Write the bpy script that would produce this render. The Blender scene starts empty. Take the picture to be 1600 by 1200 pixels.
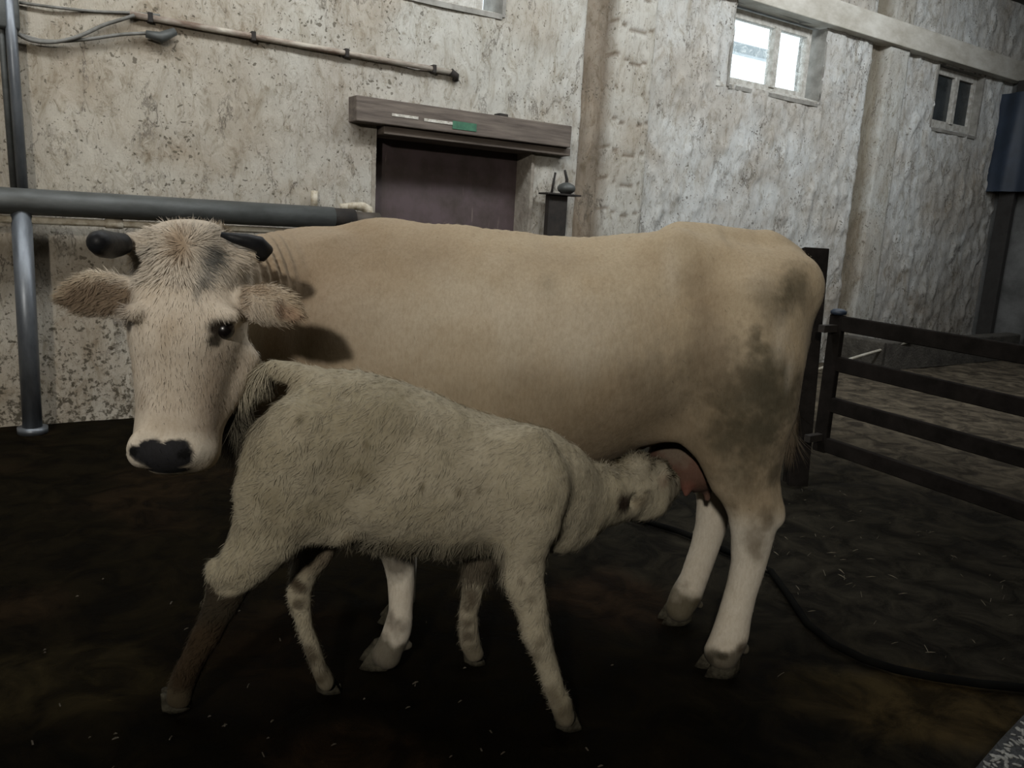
import bpy, bmesh, math, random
import numpy as np
from mathutils import Vector, Matrix
random.seed(4); rng = np.random.default_rng(4)
scene = bpy.context.scene
COL = scene.collection

# ---------------------------------------------------------------- camera
FPX = 1230.0; CH = 1.42
PITCH = math.radians(11.3); ROLL = math.radians(3.1); YAW = math.radians(34)
# frame "F": x right, y level forward of the camera, z up.  World X runs along the plastered wall.
_f = np.array([0, math.cos(PITCH), -math.sin(PITCH)])
_r = np.array([1., 0, 0]); _u = np.cross(_r, _f)
C_R = math.cos(ROLL)*_r + math.sin(ROLL)*_u
C_U = -math.sin(ROLL)*_r + math.cos(ROLL)*_u
RW = np.array([[math.cos(YAW), math.sin(YAW), 0], [-math.sin(YAW), math.cos(YAW), 0], [0, 0, 1.]])
def toW(p): return RW @ np.asarray(p, float)
def ray(px, py): return _f + C_R*(px-800)/FPX - C_U*(py-600)/FPX
def at(px, py, d):
    r = ray(px, py); return np.array([0, 0, CH]) + r*d/r[1]
def gnd(px, py, z=0.0):
    r = ray(px, py); return np.array([0, 0, CH]) + r*(z-CH)/r[2]
def projn(P):
    q = np.asarray(P, float) - np.array([0, 0, CH]); dz = q @ _f
    return 800 + FPX*(q @ C_R)/dz, 600 - FPX*(q @ C_U)/dz
WY = 5.84
def onwall(px, py, off=0.0):
    r = toW(ray(px, py)); t = (WY-off)/r[1]; p = np.array([0, 0, CH]) + r*t; return p[0], p[2]

cam_d = bpy.data.cameras.new('camera'); cam = bpy.data.objects.new('camera', cam_d); COL.objects.link(cam)
wr, wu, wf = toW(C_R), toW(C_U), toW(_f)
cam.matrix_world = Matrix(((wr[0], wu[0], -wf[0], 0), (wr[1], wu[1], -wf[1], 0), (wr[2], wu[2], -wf[2], CH), (0, 0, 0, 1)))
cam_d.sensor_width = 36; cam_d.lens = FPX/1600*36; cam_d.clip_start = 0.05
scene.camera = cam
# ---------------------------------------------------------------- world, lights, exposure
scene.view_settings.view_transform = 'Standard'; scene.view_settings.look = 'None'
scene.view_settings.exposure = 0.0; scene.view_settings.gamma = 1.0; scene.view_settings.use_curve_mapping = False
wd = bpy.data.worlds.new('sky'); scene.world = wd; wd.use_nodes = True
bg = wd.node_tree.nodes['Background']; bg.inputs[0].default_value = (0.80, 0.92, 1.0, 1); bg.inputs[1].default_value = 2.2
def toF(x, y, z): return RW.T @ np.array([x, y, z], float)
def area(name, Fpos, Ftarget, sx, sy, power, col):
    l = bpy.data.lights.new(name, 'AREA'); l.shape = 'RECTANGLE'; l.size = sx; l.size_y = sy; l.energy = power; l.color = col
    o = bpy.data.objects.new(name, l); COL.objects.link(o)
    p = Vector(toW(Fpos)); t = Vector(toW(Ftarget)); o.location = p
    o.rotation_euler = (t-p).to_track_quat('-Z', 'Y').to_euler(); return o
area('daylight_window_key', (-1.05, -4.2, 3.75), (0.1, 2.6, 0.9), 0.32, 0.30, 235, (1.0, 0.94, 0.85))
area('wall_fill_strip', toF(3.4, 3.6, 4.65), toF(3.6, 5.9, 1.6), 12.0, 0.5, 420, (0.93, 0.97, 1.0))  # added unseen fill lamp that brightens the plastered wall
area('cow_fill_overhead', (0.3, 2.4, 4.6), (0.3, 2.6, 0.5), 2.2, 0.7, 30, (1.0, 0.97, 0.92))  # added unseen fill above the cow, lifting the tone of her back

# ---------------------------------------------------------------- small helpers
def lin(r, g, b):
    f = lambda c: (c/255/12.92) if c/255 <= 0.04045 else ((c/255+0.055)/1.055)**2.4
    return (f(r), f(g), f(b))
def vnoise(P, seed=0):
    P = np.asarray(P, float); i = np.floor(P).astype(np.int64); f = P-i; f = f*f*(3-2*f); out = 0
    def h(a, b, c):
        n = (a*374761393 + b*668265263 + c*2147483647 + seed*1274126177) & 0xffffffff
        n = ((n ^ (n >> 13))*1274126177) & 0xffffffff
        return ((n ^ (n >> 16)) & 0xffff)/65535.0
    for dx in (0, 1):
        for dy in (0, 1):
            for dz in (0, 1):
                w = (f[..., 0] if dx else 1-f[..., 0])*(f[..., 1] if dy else 1-f[..., 1])*(f[..., 2] if dz else 1-f[..., 2])
                out = out + w*h(i[..., 0]+dx, i[..., 1]+dy, i[..., 2]+dz)
    return out
def fbm(P, octv=4, seed=0):
    s = 0; a = 0.5; t = 0
    for k in range(octv):
        s = s + a*vnoise(np.asarray(P)*2**k, seed+k); t += a; a *= 0.5
    return s/t
def npmesh(name, V, Q, cols=None, smooth=True):
    me = bpy.data.meshes.new(name); V = np.asarray(V, np.float32); Q = np.asarray(Q, np.int32); n = Q.shape[1]
    me.vertices.add(len(V)); me.vertices.foreach_set('co', V.ravel())
    me.loops.add(Q.size); me.loops.foreach_set('vertex_index', Q.ravel())
    me.polygons.add(len(Q)); me.polygons.foreach_set('loop_start', np.arange(0, Q.size, n, dtype=np.int32))
    me.polygons.foreach_set('loop_total', np.full(len(Q), n, np.int32))
    me.update(calc_edges=True); me.validate()
    me.polygons.foreach_set('use_smooth', np.full(len(me.polygons), smooth))
    if cols is not None:
        a = me.color_attributes.new('Col', 'FLOAT_COLOR', 'POINT')
        a.data.foreach_set('color', np.concatenate([cols, np.ones((len(cols), 1))], 1).astype(np.float32).ravel())
    return me
def tag(o, label=None, cat=None, group=None, kind=None):
    if label: o['label'] = label
    if cat: o['category'] = cat
    if group: o['group'] = group
    if kind: o['kind'] = kind
    return o
def link(name, me, mat=None, parent=None):
    o = bpy.data.objects.new(name, me); COL.objects.link(o)
    if mat is not None: me.materials.append(mat)
    if parent is not None: o.parent = parent
    return o
def empty(name, loc=(0, 0, 0), rz=0.0):
    o = bpy.data.objects.new(name, None); COL.objects.link(o); o.location = loc; o.rotation_euler = (0, 0, rz); o.empty_display_size = 0.1
    return o
class MB:
    def __init__(s): s.bm = bmesh.new()
    def box(s, x0, x1, y0, y1, z0, z1, bevel=0.0):
        r = bmesh.ops.create_cube(s.bm, size=1.0, matrix=Matrix.Translation(((x0+x1)/2, (y0+y1)/2, (z0+z1)/2)) @ Matrix.Diagonal((abs(x1-x0), abs(y1-y0), abs(z1-z0), 1)))
        if bevel:
            es = list({e for v in r['verts'] for e in v.link_edges})
            bmesh.ops.bevel(s.bm, geom=es, offset=bevel, segments=2, affect='EDGES', profile=0.5)
        return s
    def tube(s, pts, rad, seg=14, cap=True):
        pts = [Vector(p) for p in pts]; n = len(pts); rad = rad if hasattr(rad, '__len__') else [rad]*n
        rings = []; up = Vector((0.13, 0.21, 0.97))
        for i, p in enumerate(pts):
            t = (pts[min(i+1, n-1)]-pts[max(i-1, 0)]).normalized()
            a = t.cross(up)
            if a.length < 0.15: a = t.cross(Vector((1, 0, 0)))
            a.normalize(); b = t.cross(a).normalized()
            if rings:
                pa = rings[-1][1]; a = (pa - t*pa.dot(t)).normalized(); b = t.cross(a).normalized()
            rings.append(([s.bm.verts.new(p + (a*math.cos(2*math.pi*k/seg)+b*math.sin(2*math.pi*k/seg))*rad[i]) for k in range(seg)], a))
        for i in range(n-1):
            A, B = rings[i][0], rings[i+1][0]
            for k in range(seg): s.bm.faces.new((A[k], A[(k+1) % seg], B[(k+1) % seg], B[k]))
        if cap:
            s.bm.faces.new(rings[0][0][::-1]); s.bm.faces.new(rings[-1][0])
        return s
    def lathe(s, prof, c, seg=24):
        rings = [[s.bm.verts.new((c[0]+r*math.cos(2*math.pi*k/seg), c[1]+r*math.sin(2*math.pi*k/seg), c[2]+z)) for k in range(seg)] for r, z in prof]
        for A, B in zip(rings, rings[1:]):
            for k in range(seg): s.bm.faces.new((A[k], A[(k+1) % seg], B[(k+1) % seg], B[k]))
        s.bm.faces.new(rings[0][::-1]); s.bm.faces.new(rings[-1]); return s
    def rough(s, amp, freq, cuts=3, seed=0):
        if cuts: bmesh.ops.subdivide_edges(s.bm, edges=s.bm.edges[:], cuts=cuts, use_grid_fill=True)
        P = np.array([v.co[:] for v in s.bm.verts])
        N = np.stack([fbm(P*freq+7*k, 3, seed+k)-0.5 for k in range(3)], 1)*2*amp
        for v, d in zip(s.bm.verts, N): v.co += Vector(d)
        return s
    def build(s, name, mat, parent=None, smooth=False):
        bmesh.ops.recalc_face_normals(s.bm, faces=s.bm.faces[:])
        me = bpy.data.meshes.new(name); s.bm.to_mesh(me); s.bm.free()
        if smooth:
            for p in me.polygons: p.use_smooth = True
        return link(name, me, mat, parent)

# ---------------------------------------------------------------- materials
def newmat(name):
    m = bpy.data.materials.new(name); m.use_nodes = True; nt = m.node_tree
    return m, nt, nt.nodes['Principled BSDF']
def N(nt, typ, **kw):
    n = nt.nodes.new(typ)
    for k, v in kw.items():
        if k.startswith('i_'): n.inputs[k[2:].replace('_', ' ')].default_value = v
        else: setattr(n, k, v)
    return n
def noise(nt, vec, scale, detail=5, rough=0.6, dist=0.0):
    n = N(nt, 'ShaderNodeTexNoise'); n.inputs['Scale'].default_value = scale; n.inputs['Detail'].default_value = detail
    n.inputs['Roughness'].default_value = rough; n.inputs['Distortion'].default_value = dist
    nt.links.new(vec, n.inputs['Vector']); return n.outputs['Fac']
def ramp(nt, fac, stops):
    r = N(nt, 'ShaderNodeValToRGB'); e = r.color_ramp.elements
    while len(e) < len(stops): e.new(0.5)
    for x, (p, c) in zip(e, stops):
        x.position = p; x.color = (c, c, c, 1) if not hasattr(c, '__len__') else (*c, 1)
    nt.links.new(fac, r.inputs[0]); return r.outputs[0]
def mix(nt, fac, a, b, mode='MIX'):
    m = N(nt, 'ShaderNodeMix', data_type='RGBA', blend_type=mode)
    for sock, v in ((m.inputs[0], fac), (m.inputs[6], a), (m.inputs[7], b)):
        if isinstance(v, (int, float)): sock.default_value = v
        elif isinstance(v, tuple): sock.default_value = (*v, 1)
        else: nt.links.new(v, sock)
    return m.outputs[2]
def coords(nt, scale=(1, 1, 1)):
    tc = N(nt, 'ShaderNodeTexCoord'); mp = N(nt, 'ShaderNodeMapping'); mp.inputs['Scale'].default_value = scale
    nt.links.new(tc.outputs['Object'], mp.inputs['Vector']); return mp.outputs[0]
def bump(nt, b, h, strength, dist, prev=None):
    n = N(nt, 'ShaderNodeBump'); n.inputs['Strength'].default_value = strength; n.inputs['Distance'].default_value = dist
    nt.links.new(h, n.inputs['Height'])
    if prev is not None: nt.links.new(prev, n.inputs['Normal'])
    return n.outputs[0]
def simple(name, c, c2=None, rough=0.7, metal=0.0, scale=8, stretch=(1, 1, 1), bmp=0.3, bd=0.004, spec=0.5):
    m, nt, b = newmat(name); v = coords(nt, stretch)
    f = noise(nt, v, scale, 6, 0.65)
    nt.links.new(mix(nt, ramp(nt, f, [(0.35, 0.0), (0.65, 1.0)]), c, c2 or tuple(x*0.6 for x in c)), b.inputs['Base Color'])
    b.inputs['Roughness'].default_value = rough; b.inputs['Metallic'].default_value = metal; b.inputs['Specular IOR Level'].default_value = spec
    nt.links.new(bump(nt, b, noise(nt, v, scale*4, 6), bmp, bd), b.inputs['Normal']); return m

def mat_plaster():
    m, nt, b = newmat('whitewashed_plaster'); v = coords(nt); vs = coords(nt, (1, 1, 0.45))
    at_ = N(nt, 'ShaderNodeAttribute', attribute_name='Col')
    base = at_.outputs['Color']
    big = noise(nt, v, 1.3, 5, 0.6, 0.6)
    base = mix(nt, ramp(nt, big, [(0.42, 0.0), (0.66, 0.6)]), base, mix(nt, 1.0, base, (0.66, 0.56, 0.46), 'MULTIPLY'))
    mid = noise(nt, vs, 7, 8, 0.72, 1.2)
    base = mix(nt, ramp(nt, mid, [(0.50, 0.0), (0.68, 0.8)]), base, mix(nt, 1.0, base, (0.60, 0.55, 0.47), 'MULTIPLY'))
    scab = noise(nt, coords(nt, (1, 1, 0.6)), 15, 9, 0.82, 0.9)
    base = mix(nt, ramp(nt, scab, [(0.52, 0.0), (0.64, 0.75)]), base, mix(nt, 1.0, base, (0.52, 0.47, 0.40), 'MULTIPLY'))
    # flaked pits showing dark mortar
    vo = N(nt, 'ShaderNodeTexVoronoi'); vo.inputs['Scale'].default_value = 26; vo.inputs['Randomness'].default_value = 1
    wv = N(nt, 'ShaderNodeMix', data_type='VECTOR'); nz = N(nt, 'ShaderNodeTexNoise'); nz.inputs['Scale'].default_value = 12
    nt.links.new(v, nz.inputs['Vector']); nt.links.new(v, wv.inputs[4]); nt.links.new(nz.outputs['Color'], wv.inputs[5]); wv.inputs[0].default_value = 0.10
    nt.links.new(wv.outputs[1], vo.inputs['Vector'])
    th = N(nt, 'ShaderNodeMath', operation='MULTIPLY'); nt.links.new(ramp(nt, noise(nt, v, 3.1, 3), [(0.40, 0.03), (0.72, 0.34)]), th.inputs[0]); th.inputs[1].default_value = 1.0
    lt = N(nt, 'ShaderNodeMath', operation='LESS_THAN'); nt.links.new(vo.outputs['Distance'], lt.inputs[0]); nt.links.new(th.outputs[0], lt.inputs[1])
    pit = N(nt, 'ShaderNodeMath', operation='MULTIPLY'); nt.links.new(lt.outputs[0], pit.inputs[0]); pit.inputs[1].default_value = 0.72
    base = mix(nt, pit.outputs[0], base, (0.10, 0.085, 0.06))
    # thin dark cracks in the rough coat
    cr = noise(nt, vs, 16, 9, 0.75, 2.0)
    base = mix(nt, ramp(nt, cr, [(0.33, 0.85), (0.415, 0.0)]), base, (0.16, 0.135, 0.10))
    vc = N(nt, 'ShaderNodeTexVoronoi', feature='DISTANCE_TO_EDGE'); vc.inputs['Scale'].default_value = 3.4
    wc = N(nt, 'ShaderNodeMix', data_type='VECTOR'); nz2 = N(nt, 'ShaderNodeTexNoise'); nz2.inputs['Scale'].default_value = 3.5; nz2.inputs['Detail'].default_value = 6; nz2.inputs['Roughness'].default_value = 0.7
    nt.links.new(vs, nz2.inputs['Vector']); nt.links.new(vs, wc.inputs[4]); nt.links.new(nz2.outputs['Color'], wc.inputs[5]); wc.inputs[0].default_value = 0.42
    nt.links.new(wc.outputs[1], vc.inputs['Vector'])
    cm_ = N(nt, 'ShaderNodeMath', operation='MULTIPLY'); nt.links.new(ramp(nt, vc.outputs['Distance'], [(0.006, 1.0), (0.030, 0.0)]), cm_.inputs[0]); nt.links.new(ramp(nt, noise(nt, v, 2.2, 5, 0.7), [(0.46, 0.0), (0.60, 0.75)]), cm_.inputs[1])
    base = mix(nt, cm_.outputs[0], base, (0.14, 0.12, 0.095))
    # dung splashes dense near the floor (the alpha-free second attribute gives their density)
    a2 = N(nt, 'ShaderNodeAttribute', attribute_name='Dirt')
    sp = noise(nt, v, 27, 5, 0.65, 0.25)
    ad = N(nt, 'ShaderNodeMath', operation='ADD'); nt.links.new(sp, ad.inputs[0]); nt.links.new(a2.outputs['Fac'], ad.inputs[1])
    base = mix(nt, ramp(nt, ad.outputs[0], [(0.66, 0.0), (0.74, 0.85)]), base, (0.075, 0.062, 0.040))
    nt.links.new(base, b.inputs['Base Color']); b.inputs['Roughness'].default_value = 0.92; b.inputs['Specular IOR Level'].default_value = 0.15
    n1 = bump(nt, b, mid, 0.8, 0.03); n1 = bump(nt, b, scab, 0.8, 0.02, n1); n2 = bump(nt, b, cr, 0.7, 0.015, n1)
    n3 = bump(nt, b, noise(nt, v, 60, 5, 0.7), 0.5, 0.004, n2)
    nt.links.new(n3, b.inputs['Normal']); return m
def mat_floor():
    m, nt, b = newmat('trampled_wet_manure'); v = coords(nt)
    at_ = N(nt, 'ShaderNodeAttribute', attribute_name='Col'); base = at_.outputs['Color']
    n1 = noise(nt, v, 5, 9, 0.7, 0.8)
    base = mix(nt, ramp(nt, n1, [(0.40, 0.0), (0.62, 1.0)]), mix(nt, 1.0, base, (0.45, 0.42, 0.40), 'MULTIPLY'), mix(nt, 1.0, base, (1.6, 1.5, 1.35), 'MULTIPLY'))
    n2 = noise(nt, v, 45, 6, 0.75, 0.5)
    base = mix(nt, ramp(nt, n2, [(0.64, 0.0), (0.74, 0.8)]), base, mix(nt, 1.0, base, (3.2, 3.0, 2.6), 'MULTIPLY'))
    nt.links.new(base, b.inputs['Base Color'])
    nt.links.new(ramp(nt, n1, [(0.35, 0.50), (0.6, 0.9)]), b.inputs['Roughness']); b.inputs['Specular IOR Level'].default_value = 0.02
    na = bump(nt, b, n1, 1.0, 0.03); nb = bump(nt, b, n2, 0.8, 0.008, na); nt.links.new(nb, b.inputs['Normal']); return m
def mat_coat(name, stretch, tint, bs=0.5, scale=90):
    m, nt, b = newmat(name); v = coords(nt); vs = coords(nt, stretch)
    at_ = N(nt, 'ShaderNodeAttribute', attribute_name='Col'); base = at_.outputs['Color']
    n1 = noise(nt, v, 5, 5, 0.6, 0.4)
    base = mix(nt, ramp(nt, n1, [(0.40, 0.0), (0.70, 0.45)]), base, mix(nt, 1.0, base, tint, 'MULTIPLY'))
    n2 = noise(nt, vs, scale, 5, 0.7, 0.3)
    base = mix(nt, ramp(nt, n2, [(0.35, 0.35), (0.6, 0.0)]), base, mix(nt, 1.0, base, (0.62, 0.57, 0.50), 'MULTIPLY'))
    nt.links.new(base, b.inputs['Base Color']); b.inputs['Roughness'].default_value = 0.8; b.inputs['Specular IOR Level'].default_value = 0.08
    b.inputs['Sheen Weight'].default_value = 0.02; b.inputs['Sheen Roughness'].default_value = 0.5
    na = bump(nt, b, noise(nt, v, 22, 4, 0.6), 0.25, 0.01); nb = bump(nt, b, n2, bs, 0.004, na); nt.links.new(nb, b.inputs['Normal']); return m
def mat_hair(name):
    m, nt, b = newmat(name); at_ = N(nt, 'ShaderNodeAttribute', attribute_name='Col'); nt.links.new(at_.outputs['Color'], b.inputs['Base Color'])
    b.inputs['Roughness'].default_value = 0.7; b.inputs['Specular IOR Level'].default_value = 0.15; return m

M = dict(
    plaster=mat_plaster(), floor=mat_floor(),
    cowcoat=mat_coat('cream_short_coat', (1, 1, 0.35), (0.80, 0.72, 0.62), 0.35, 120),
    calfcoat=mat_coat('calf_woolly_coat', (0.8, 1, 0.5), (0.84, 0.82, 0.68), 0.8, 70),
    hair=mat_hair('coat_hair'),
    horn=simple('dark_horn', (0.014, 0.015, 0.017), (0.006, 0.006, 0.007), 0.5, scale=14, bmp=0.3, spec=0.22),
    hoof=simple('muddy_hoof', (0.075, 0.068, 0.048), (0.020, 0.017, 0.011), 0.8, scale=30, bmp=0.9, spec=0.15),
    eye=simple('dark_eye', (0.010, 0.007, 0.006), (0.004, 0.003, 0.003), 0.28, scale=3, bmp=0.0),
    galv=simple('galvanised_pipe', (0.19, 0.205, 0.22), (0.10, 0.108, 0.118), 0.42, 0.55, 10, (1, 1, 0.3), 0.15),
    rail=simple('dusty_grey_pipe', (0.10, 0.105, 0.10), (0.055, 0.057, 0.052), 0.55, 0.25, 9, (0.4, 1, 1), 0.2),
    pvc=simple('old_white_plastic', (0.55, 0.50, 0.40), (0.30, 0.25, 0.17), 0.6, scale=22, bmp=0.5),
    rust=simple('rusty_conduit', (0.46, 0.42, 0.35), (0.16, 0.11, 0.08), 0.8, 0.1, 14, (0.3, 1, 1), 0.6),
    iron=simple('dark_rusty_iron', (0.030, 0.023, 0.018), (0.012, 0.010, 0.008), 0.8, 0.1, 12, bmp=0.4),
    gate=simple('gate_brown_steel', (0.016, 0.0135, 0.012), (0.008, 0.007, 0.006), 0.95, 0.0, 9, bmp=0.4, spec=0.05),
    lintel=simple('weathered_lintel_wood', (0.165, 0.135, 0.110), (0.070, 0.055, 0.045), 0.9, 0, 7, (0.25, 2, 3), 0.6),
    board=simple('maroon_board', (0.060, 0.040, 0.042), (0.030, 0.021, 0.021), 0.75, 0, 6, (3, 1, 0.4), 0.4),
    concrete=simple('dirty_concrete', (0.32, 0.29, 0.24), (0.17, 0.14, 0.11), 0.95, 0, 5, bmp=0.8, bd=0.02),
    frame=simple('limed_window_frame', (0.55, 0.54, 0.50), (0.30, 0.28, 0.24), 0.85, 0, 16, bmp=0.5),
    reveal=simple('dark_reveal_plaster', (0.30, 0.29, 0.26), (0.17, 0.16, 0.14), 0.95, 0, 7, bmp=0.6),  # opening reveals, greyer and darker than the wall
    beam=simple('limewashed_beam', (0.60, 0.58, 0.52), (0.40, 0.37, 0.31), 0.92, 0, 5, (0.5, 1, 1), 0.5),
    endwall=simple('dark_end_wall', (0.15, 0.15, 0.145), (0.07, 0.07, 0.066), 0.95, 0, 2, bmp=0.7, bd=0.02),  # dark mottled grey for the end and unseen walls
    ceil=simple('dark_ceiling', (0.16, 0.155, 0.14), (0.07, 0.07, 0.06), 0.95, 0, 2, bmp=0.3),
    darkpane=simple('grimy_dark_glass', (0.045, 0.052, 0.054), (0.028, 0.032, 0.033), 0.25, 0, 5, bmp=0.1),
    greypane=simple('dusty_grey_glass', (0.26, 0.27, 0.26), (0.19, 0.19, 0.18), 0.35, 0, 3, bmp=0.1),
    blue=simple('blue_tarpaulin', (0.020, 0.032, 0.055), (0.014, 0.022, 0.036), 0.55, 0, 4, bmp=0.3),
    hose=simple('black_rubber_hose', (0.006, 0.006, 0.005), (0.003, 0.003, 0.003), 0.95, 0, 9, bmp=0.2, spec=0.04),
    straw=simple('straw', (0.17, 0.15, 0.11), (0.08, 0.07, 0.045), 0.9, 0, 9, bmp=0.0),
    stick=simple('pale_stick', (0.42, 0.40, 0.34), (0.30, 0.27, 0.21), 0.7, 0, 9, bmp=0.2),
    bone=simple('pale_rubble_chip', (0.30, 0.30, 0.28), (0.14, 0.14, 0.13), 0.7, 0, 30, bmp=0.5),
    cable=simple('grey_cable_sheath', (0.17, 0.165, 0.15), (0.09, 0.085, 0.07), 0.7, 0, 12, bmp=0.2),
    green=simple('green_label_paint', (0.05, 0.16, 0.09), (0.03, 0.10, 0.06), 0.7, 0, 20, bmp=0.1),
    paper=simple('white_paper_scrap', (0.6, 0.58, 0.52), (0.3, 0.27, 0.22), 0.8, 0, 40, bmp=0.1),
)
def mat_glass():
    m, nt, b = newmat('window_glass'); nt.nodes.remove(b); out = nt.nodes['Material Output']
    t = N(nt, 'ShaderNodeBsdfTransparent'); d = N(nt, 'ShaderNodeBsdfTranslucent'); g = N(nt, 'ShaderNodeBsdfGlossy'); g.inputs['Roughness'].default_value = 0.1
    d.inputs[0].default_value = (0.7, 0.7, 0.66, 1); v = coords(nt)
    mx = N(nt, 'ShaderNodeMixShader'); nt.links.new(ramp(nt, noise(nt, v, 18, 6, 0.75, 1.5), [(0.5, 0.04), (0.68, 0.75)]), mx.inputs[0]); nt.links.new(t.outputs[0], mx.inputs[1]); nt.links.new(d.outputs[0], mx.inputs[2])
    m2 = N(nt, 'ShaderNodeMixShader'); m2.inputs[0].default_value = 0.06; nt.links.new(mx.outputs[0], m2.inputs[1]); nt.links.new(g.outputs[0], m2.inputs[2])
    nt.links.new(m2.outputs[0], out.inputs[0]); return m
M['glass'] = mat_glass()
def mat_board():
    m, nt, b = newmat('dripped_maroon_board'); v = coords(nt, (1, 1, 0.05)); v2 = coords(nt)
    base = mix(nt, ramp(nt, noise(nt, v2, 4, 5), [(0.4, 0.0), (0.65, 1.0)]), (0.085, 0.060, 0.062), (0.050, 0.036, 0.030))
    n1 = noise(nt, v, 45, 5, 0.7); n2 = noise(nt, v2, 3.5, 3)
    mul = N(nt, 'ShaderNodeMath', operation='MULTIPLY'); nt.links.new(ramp(nt, n1, [(0.62, 0.0), (0.70, 0.8)]), mul.inputs[0]); nt.links.new(ramp(nt, n2, [(0.42, 0.0), (0.6, 1.0)]), mul.inputs[1])
    base = mix(nt, mul.outputs[0], base, (0.22, 0.18, 0.15)); nt.links.new(base, b.inputs['Base Color']); b.inputs['Roughness'].default_value = 0.7
    nt.links.new(bump(nt, b, n1, 0.3, 0.004), b.inputs['Normal']); return m
M['board'] = mat_board()

# ---------------------------------------------------------------- the long plastered wall (y = WY, room at smaller y)
holes = [(2.56, 4.01, 1.15, 2.12), (2.45, 3.64, 3.11, 3.75), (6.37, 7.82, 2.95, 3.72), (10.12, 11.22, 2.95, 3.70)]
XA, XB, ZB = -5.6, 15.0, 4.75; st = 0.03
nx = int((XB-XA)/st)+1; nz = int(ZB/st)+1
gx = np.linspace(XA, XB, nx); gz = np.linspace(-0.12, ZB, nz)
for a, b_, c, d in holes:      # snap grid lines to openings
    for v_ in (a, b_): gx[np.argmin(abs(gx-v_))] = v_
    for v_ in (c, d): gz[np.argmin(abs(gz-v_))] = v_
GX, GZ = np.meshgrid(gx, gz, indexing='ij')
P2 = np.stack([GX, GZ, 0*GX], -1)
rgh = np.clip((GX-1.5)/3.0, 0.25, 1)
hh = (fbm(P2*1.1, 3, 1)-0.5)*0.04 + (fbm(P2*np.array([9, 5, 1]), 4, 5)-0.5)*0.045*rgh
# rough render at right: sharp flakes ; block pilaster ; sunken strips
flake = np.clip(fbm(P2*np.array([9, 6, 1]), 5, 9)-0.53, 0, 0.3)*0.11*np.clip((GX-4.9)/0.6, 0.1, 1)
hh = hh + flake
pil = (GX > 4.80) & (GX < 5.30); strip1 = (GX > 4.54) & (GX <= 4.80); strip2 = (GX > 8.72) & (GX <= 8.95); pil2 = (GX > 8.95) & (GX < 9.36)
joint = (np.abs((GZ*3.7 + 0.15*np.sin(GX*9)) % 1-0.5) > 0.47)
hh = np.where(pil, 0.07 + (hh)*0.35 - 0.012*joint, hh); hh = np.where(pil2, 0.06+hh*0.25, hh)
hh = np.where(strip1, -0.05+hh*0.5, hh); hh = np.where(strip2, -0.06+hh*0.4, hh)
colW = np.empty(GX.shape+(3,))
cl = np.array([0.58, 0.525, 0.43]); cm = np.array([0.58, 0.56, 0.50]); cr_ = np.array([0.70, 0.71, 0.69])
t1 = np.clip((GX-0.3)/2.5, 0, 1)[..., None]; t2 = np.clip((GX-4.0)/2.2, 0, 1)[..., None]
colW[:] = cl*(1-t1)+cm*t1; colW = colW*(1-t2)+cr_*t2
br = np.clip((fbm(P2*0.9, 4, 21)-0.5)*4, 0, 1)[..., None]*np.clip(1.8-GX/3, 0, 1)[..., None]
colW = colW*(1-0.35*br)+np.array([0.34, 0.26, 0.19])*0.35*br
colW[pil] = np.where(joint[pil][:, None], [0.30, 0.26, 0.21], [0.60, 0.58, 0.52])
stain = (fbm(P2*np.array([5, 2, 1]), 4, 33))[..., None]
colW = np.where(strip1[..., None], np.array([0.33, 0.28, 0.22])*(0.55+0.9*stain), colW)
colW = np.where(strip2[..., None], np.array([0.34, 0.31, 0.25])*(0.7+0.5*stain), colW)
colW = np.where(pil2[..., None], np.array([0.62, 0.62, 0.58]), colW)
low = np.clip((1.5-GZ)/1.5, 0, 1)[..., None]*np.clip((GX-5)/4, 0, 1)[..., None]
colW = colW*(1-0.55*low)+np.array([0.20, 0.17, 0.13])*0.55*low      # lower wall along the aisle, browner and darker towards the floor
up_ = np.clip((GX-9.3)/1.5, 0, 1)[..., None]*np.clip((3.3-GZ)/1.2, 0, 1)[..., None]
colW = colW*(1-0.35*up_)+np.array([0.22, 0.20, 0.17])*0.35*up_
dirt = np.clip((1.1-GZ)/1.1, 0, 1)*0.125 + np.clip((2.9-GX)/6, 0, 0.05)
dirt = dirt + 0.02*strip1
V = np.stack([GX, WY-hh, GZ], -1).reshape(-1, 3)
ii, jj = np.meshgrid(np.arange(nx-1), np.arange(nz-1), indexing='ij')
cx, cz = (gx[:-1]+gx[1:])/2, (gz[:-1]+gz[1:])/2; CX, CZ = np.meshgrid(cx, cz, indexing='ij')
keep = np.ones(CX.shape, bool)
for a, b_, c, d in holes: keep &= ~((CX > a) & (CX < b_) & (CZ > c) & (CZ < d))
i0 = (ii*nz+jj)[keep]; Q = np.stack([i0, i0+nz, i0+nz+1, i0+1], 1)
me = npmesh('wall_back', V, Q, colW.reshape(-1, 3))
a = me.attributes.new('Dirt', 'FLOAT', 'POINT'); a.data.foreach_set('value', dirt.ravel().astype(np.float32))
tag(link('wall_back', me, M['plaster']), kind='structure')
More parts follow.
